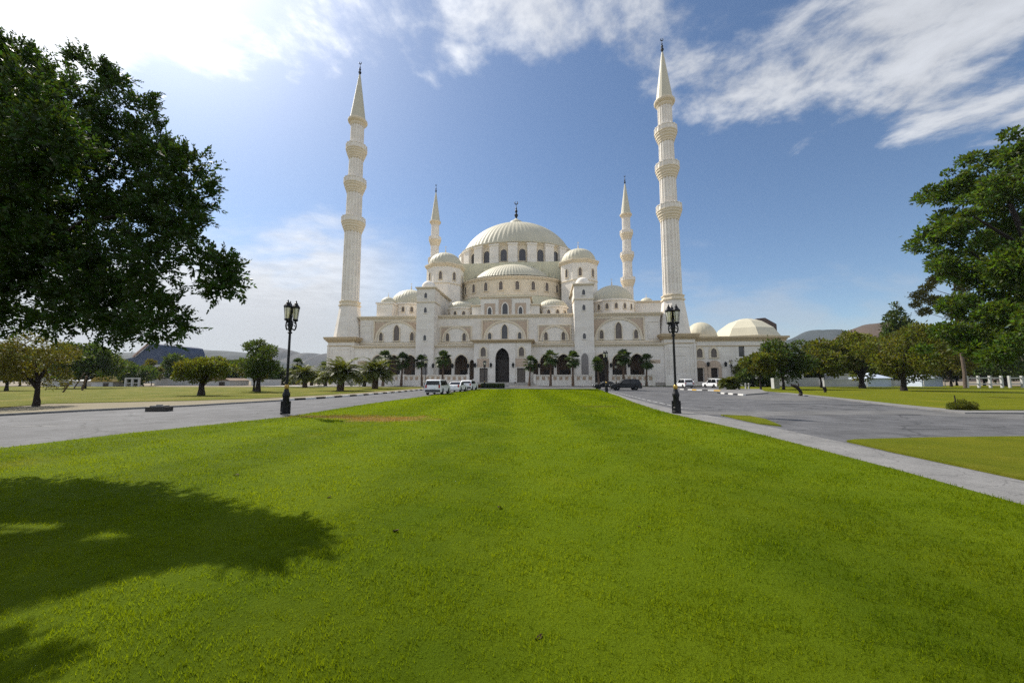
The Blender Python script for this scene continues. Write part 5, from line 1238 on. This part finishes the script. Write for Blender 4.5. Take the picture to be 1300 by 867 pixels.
person('person in pale shirt and dark trousers between the two white off-road cars', (at(880.5, 485, 81)[0], 81, 0), 1.2)
# ------------------------------------------------------------------ far structures
HW = mat('white_painted_wall', (.46, .46, .45), .8, (.36, .36, .35), .6, .5); HB = mat('blue_grey_sheet', (.045, .065, .12), .6, (.035, .05, .09), .5, .5); LB_ = mat('light_blue_sheet', (.22, .28, .38), .6); BR = mat('brown_roof_sheet', (.17, .11, .07), .8)
def far_prism(name, label, cat, m, Y, pts, depth, group=None):
    """outline traced at distance Y, given real depth"""
    P = [(at(px, py, Y)[0], max(0, at(px, py, Y)[2])) for px, py in pts]; cx = sum(p[0] for p in P) / len(P)
    bm = bmesh.new(); prism(bm, [(x - cx, z) for x, z in P], 0, depth); o = link(name, done(bm), m, loc=(cx, Y, 0)); return tag(o, label, cat, group) if label else o
Y = 200; hg = thing('hangar', 'dark blue grey hangar with a curved sheet roof beyond the left-hand trees', 'building', (at(188, 480, Y)[0], Y, 0))
def hg_part(nm, m, pts, d0, d1):
    bm = bmesh.new(); prism(bm, [(at(px, py, Y)[0] - hg.location.x, max(0, at(px, py, Y)[2])) for px, py in pts], d0, d1); link(nm, done(bm), m, hg)
hg_part('roof', HB, [(158, 456), (172, 453), (190, 437), (197, 435.5), (203, 437.5), (206, 445), (206, 462), (158, 466)], 0, 28)
hg_part('wall', LB_, [(120, 462), (157, 457), (157, 486), (120, 486)], 3, 26); hg_part('wall', HW, [(158, 466.2), (205.5, 462.2), (205.5, 486), (158, 486)], .3, 27)
hg_part('roof_rail', mat('pinkish_steel', (.5, .38, .33), .5), [(170, 452.4), (189.5, 436), (190, 437), (171, 453.4)], -1.2, -.05)
def gable(name, label, Y, x0, x1, top, eave, wall, roof, depth=8, group=None, door=True):
    X0, X1 = at(x0, 480, Y)[0], at(x1, 480, Y)[0]; zt, ze = at(650, top, Y)[2], at(650, eave, Y)[2]; c = (X0 + X1) / 2; h = (X1 - X0) / 2
    r = thing(name, label, name.split('_')[-1], (c, Y, 0), 0, group)
    link('wall', done(boxes((-h, h, 0, depth, 0, ze))), wall, r)
    bm = bmesh.new(); prism(bm, [(-h - .3, ze), (h + .3, ze), (h * .55, zt), (-h * .55, zt)], -.3, depth + .3); link('roof', done(bm), roof, r)
    if door: link('opening', done(boxes((h * .1, h * .6, -.06, 0.1, 0, ze * .75))), DOOR, r)
    return r
gable('long_white_shed', 'long low white shed with a brown foot behind the golden tree', 96, 55, 96, 482, 483.5, HW, HW)
gable('yellow_roofed_shed', 'small white shed with a yellowish roof left of the dark bush', 96, 117, 144, 477, 484.5, HW, mat('yellow_roof', (.26, .19, .04), .8))
gable('garden_shed', 'low white building seen under the stout-trunked low tree', 110, 262, 292, 480, 483, HW, BR)
tag(link('boundary_wall', done(boxes((-107, -92, 115, 115.4, 0, 1.9), (-107.1, -91.9, 114.95, 115.45, 1.9, 2.1))), HW), 'long pale boundary wall right of the hangar, left of the low spreading tree', 'wall')
tag(link('boundary_wall', done(boxes((-76, -67.5, 112, 112.4, 0, 1.6), (-76.1, -67.4, 111.95, 112.45, 1.6, 1.8))), HW), 'short pale boundary wall directly left of the lamp post on the left', 'wall')
def frame_gate(label, x0, x1, top, Y, n):
    X0, X1 = at(x0, 480, Y)[0], at(x1, 480, Y)[0]; z = at(650, top, Y)[2]; r = thing('white_gate', label, 'gate', ((X0 + X1) / 2, Y, 0), 0, None); h = (X1 - X0) / 2
    for k in range(n): c = -h + 2 * h * k / (n - 1); link('post', done(boxes((c - .16, c + .16, -.16, .16, 0, z))), HW, r)
    link('beam', done(boxes((-h - .2, h + .2, -.12, .12, z, z + .3))), HW, r); link('rail', done(boxes((-h + .16, h - .16, -.06, .06, z * .45, z * .45 + .15))), HW, r)
frame_gate('white gate frame by the dark bush on the far left', 160, 177, 481, 93, 3)
frame_gate('white gate frame above the low wall in the right-hand park', 1002, 1019, 471, 98, 3)
def low_wall(label, x0, x1, top, Y):
    X0, X1 = at(x0, 480, Y)[0], at(x1, 480, Y)[0]; z = at(650, top, Y)[2]; o = link('low_wall', done(boxes((X0, X1, Y, Y + .4, 0, z), (X0 - .1, X1 + .1, Y - .07, Y + .47, z, z + .18))), HW); tag(o, label, 'wall', 'low white walls of the park')
low_wall('low white wall left of the thin-trunked park tree', 999, 1040, 480.5, 92); low_wall('low white wall right of the thin-trunked park tree', 1046, 1092, 482.5, 90); low_wall('low white wall at the far side behind the broad park tree', 1120, 1176, 483.5, 96)
gable('white_booth', 'small pale booth behind the low wall between two park trees', 100, 1059, 1079, 473, 475.5, HW, HW, 3, door=False)
def tent(label, x0, x1, top, eave, Y):
    X0, X1 = at(x0, 480, Y)[0], at(x1, 480, Y)[0]; c = (X0 + X1) / 2; h = (X1 - X0) / 2; zt, ze = at(650, top, Y)[2], at(650, eave, Y)[2]
    r = thing('tent', label, 'tent', (c, Y, 0), 0, 'pale tents in the park'); m = mat('pale_blue_canvas', (.46, .52, .62), .8); bm = bmesh.new()
    v = [bm.verts.new(p) for p in ((-h, 0, ze), (h, 0, ze), (h, 5, ze), (-h, 5, ze), (-h * .1, 2.5, zt), (h * .1, 2.5, zt))]
    for f in ((0, 1, 5, 4), (1, 2, 5), (2, 3, 4, 5), (3, 0, 4), (3, 2, 1, 0)): bm.faces.new([v[i] for i in f])
    link('canopy', done(bm), m, r); link('side_wall', done(boxes((-h + .1, h - .1, .5, 4.8, 0, ze - .02))), m, r)
    for s in (-1, 1): link('pole', done(boxes((s * (h - .1) - .05, s * (h - .1) + .05, .02, .12, 0, ze - .02))), HW, r)
tent('pale blue tent between the thick-trunked and the broad park trees', 1100, 1134, 473, 480, 88); tent('pale blue tent left of the golden green tree', 1172, 1200, 473, 480, 90)
def rail_fence(label, x0, x1, Y, n):
    X0, X1 = at(x0, 480, Y)[0], at(x1, 480, Y)[0]; c = (X0 + X1) / 2; h = (X1 - X0) / 2; r = thing('rail_fence', label, 'fence', (c, Y, 0), 0, 'white rail fences of the park')
    for k in range(n): q = -h + 2 * h * k / (n - 1); link('post', done(boxes((q - .17, q + .17, -.17, .17, 0, 2.5))), HW, r)
    for z in (.75, 1.95): link('rail', done(boxes((-h, h, -.07, .07, z, z + .22))), HW, r)
rail_fence('white rail fence right of the golden green tree', 1227, 1271, 78, 4); rail_fence('white rail fence at the right picture edge', 1281, 1345, 78, 5)
cb = thing('louvred_cabinet', 'small white louvred cabinet left of the dark round park tree', 'cabinet', (at(986, 485, 70)[0], 70, 0)); link('body', done(boxes((-.5, .5, 0, .8, 0, 2.0))), HW, cb); link('louvres', done(boxes(*[(-.42, .42, -.05, 0, .2 + .25 * k, .32 + .25 * k) for k in range(7)])), mat('grey_louvre', (.35, .35, .36), .6), cb)
for i, (px, lab) in enumerate(((947, 'short white bollard behind the kerbed island, left one of two'), (951, 'short white bollard behind the kerbed island, right one of two'))):
    x, y = ground(px, 494.2); bm = bmesh.new(); lathe(bm, [(.16, 0), (.14, .1), (.12, .8), (.15, .85), (.1, 1.0), (0, 1.02)], 12); tag(link('bollard', done(bm, True), HW, loc=(x, y, .1)), lab, 'bollard', 'white bollards on the island')
for i, (px, py, dx, lab) in enumerate(((79.5, 499, 1.0, 'dark leaning support stake on the dry grass behind the golden tree'), (104, 496.5, .45, 'thick leaning support stake under the leafy green tree'), (93, 494.5, 1.6, 'long slanting support stake between two leaning stakes'))):
    x, y = ground(px, py); bm = bmesh.new(); tube(bm, [(0, 0, 0), (dx, 0, 1.6 + .6 * i)], .09 + .03 * (i == 1), 7); tag(link('support_stake', done(bm), PTRUNK, loc=(x, y, .05)), lab, 'stake', 'support stakes on the left lawn')
# ------------------------------------------------------------------ hills
def vnoise(x, y, seed):
    out = np.zeros_like(x); a = 1.0; g = np.random.default_rng(seed)
    for o in range(6):
        for q in range(3):
            t = g.uniform(0, 6.28); k = (2.1 ** o) * g.uniform(.7, 1.3); out += a * np.sin((x * math.cos(t) + y * math.sin(t)) * k + g.uniform(0, 6.28)) / 3
        a *= .52
    return out
def ridge(Y, prof, m, depth, seed, rough=.06):
    P = [at(px, py, Y) for px, py in prof]; xs = np.array([p[0] for p in P]); zs = np.array([p[2] for p in P])
    nx, ny = 220, 44; X = np.linspace(xs[0], xs[-1], nx); T = np.linspace(-1, 1, ny); XX, TT = np.meshgrid(X, T)
    top = np.interp(XX, xs, zs); h0 = zs.max()
    w = np.cos(TT * math.pi / 2) ** 1.3; n = vnoise(XX / (depth * .35), TT * 2.8, seed); n2 = vnoise(XX / (depth * .08), TT * 9, seed + 1)
    Z = top * w + h0 * rough * (n * 2.2 * (1 - w ** 4) + n2 * .35) - 2.5
    Z[0, :] = Z[-1, :] = -6
    co = np.stack([XX, Y + TT * depth, Z], 2).reshape(-1, 3); idx = np.arange(nx * ny).reshape(ny, nx)
    f = np.stack([idx[:-1, :-1], idx[:-1, 1:], idx[1:, 1:], idx[1:, :-1]], 2).reshape(-1, 4)
    me = bpy.data.meshes.new('hills'); me.from_pydata(co.tolist(), [], f.tolist()); me.materials.append(m); me.polygons.foreach_set('use_smooth', [True] * len(me.polygons)); kind(link('hills', me), 'structure')
SCRUB = mat('haze_tinted_wooded_hillside', (.030, .040, .042), .95, (.062, .070, .075), .02, .4, 1, .25); ROCK = mat('haze_tinted_bare_hillside', (.085, .075, .072), .95, (.05, .055, .06), .02, .5, 1, .2)  # grey hillside tones with the bluish tint of distance haze put in
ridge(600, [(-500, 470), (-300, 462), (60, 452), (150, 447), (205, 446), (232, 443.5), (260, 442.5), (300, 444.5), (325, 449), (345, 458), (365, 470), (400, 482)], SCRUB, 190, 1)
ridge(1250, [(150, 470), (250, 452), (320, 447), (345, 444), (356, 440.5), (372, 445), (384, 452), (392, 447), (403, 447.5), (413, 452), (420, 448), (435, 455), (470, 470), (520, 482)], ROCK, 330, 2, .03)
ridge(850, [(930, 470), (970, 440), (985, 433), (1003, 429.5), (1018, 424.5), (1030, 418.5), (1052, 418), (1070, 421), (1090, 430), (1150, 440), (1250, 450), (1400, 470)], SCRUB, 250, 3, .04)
ridge(480, [(1060, 460), (1076, 430), (1090, 415), (1105, 409), (1118, 407.5), (1135, 411), (1152, 424), (1180, 440), (1300, 452), (1450, 468), (1600, 480)], mat('brown_ridge', (.10, .068, .05), .95, (.05, .04, .032), .03, .5, 1, .3), 120, 4, .05)
# ------------------------------------------------------------------ air
def haze(density):
    m = bpy.data.materials.new('haze_air'); m.use_nodes = True; nt = m.node_tree; nt.nodes.clear(); o = nt.nodes.new('ShaderNodeOutputMaterial'); v = nt.nodes.new('ShaderNodeVolumePrincipled')
    v.inputs['Color'].default_value = (.70, .84, 1, 1); v.inputs['Density'].default_value = density; v.inputs['Anisotropy'].default_value = .2
    nt.links.new(v.outputs[0], o.inputs['Volume'])
    kind(link('haze', done(boxes((-1650, 1650, -60, 1750, -12, 122))), m), 'stuff')
    S.cycles.volume_bounces = 0
if HAZE: haze(HAZE)
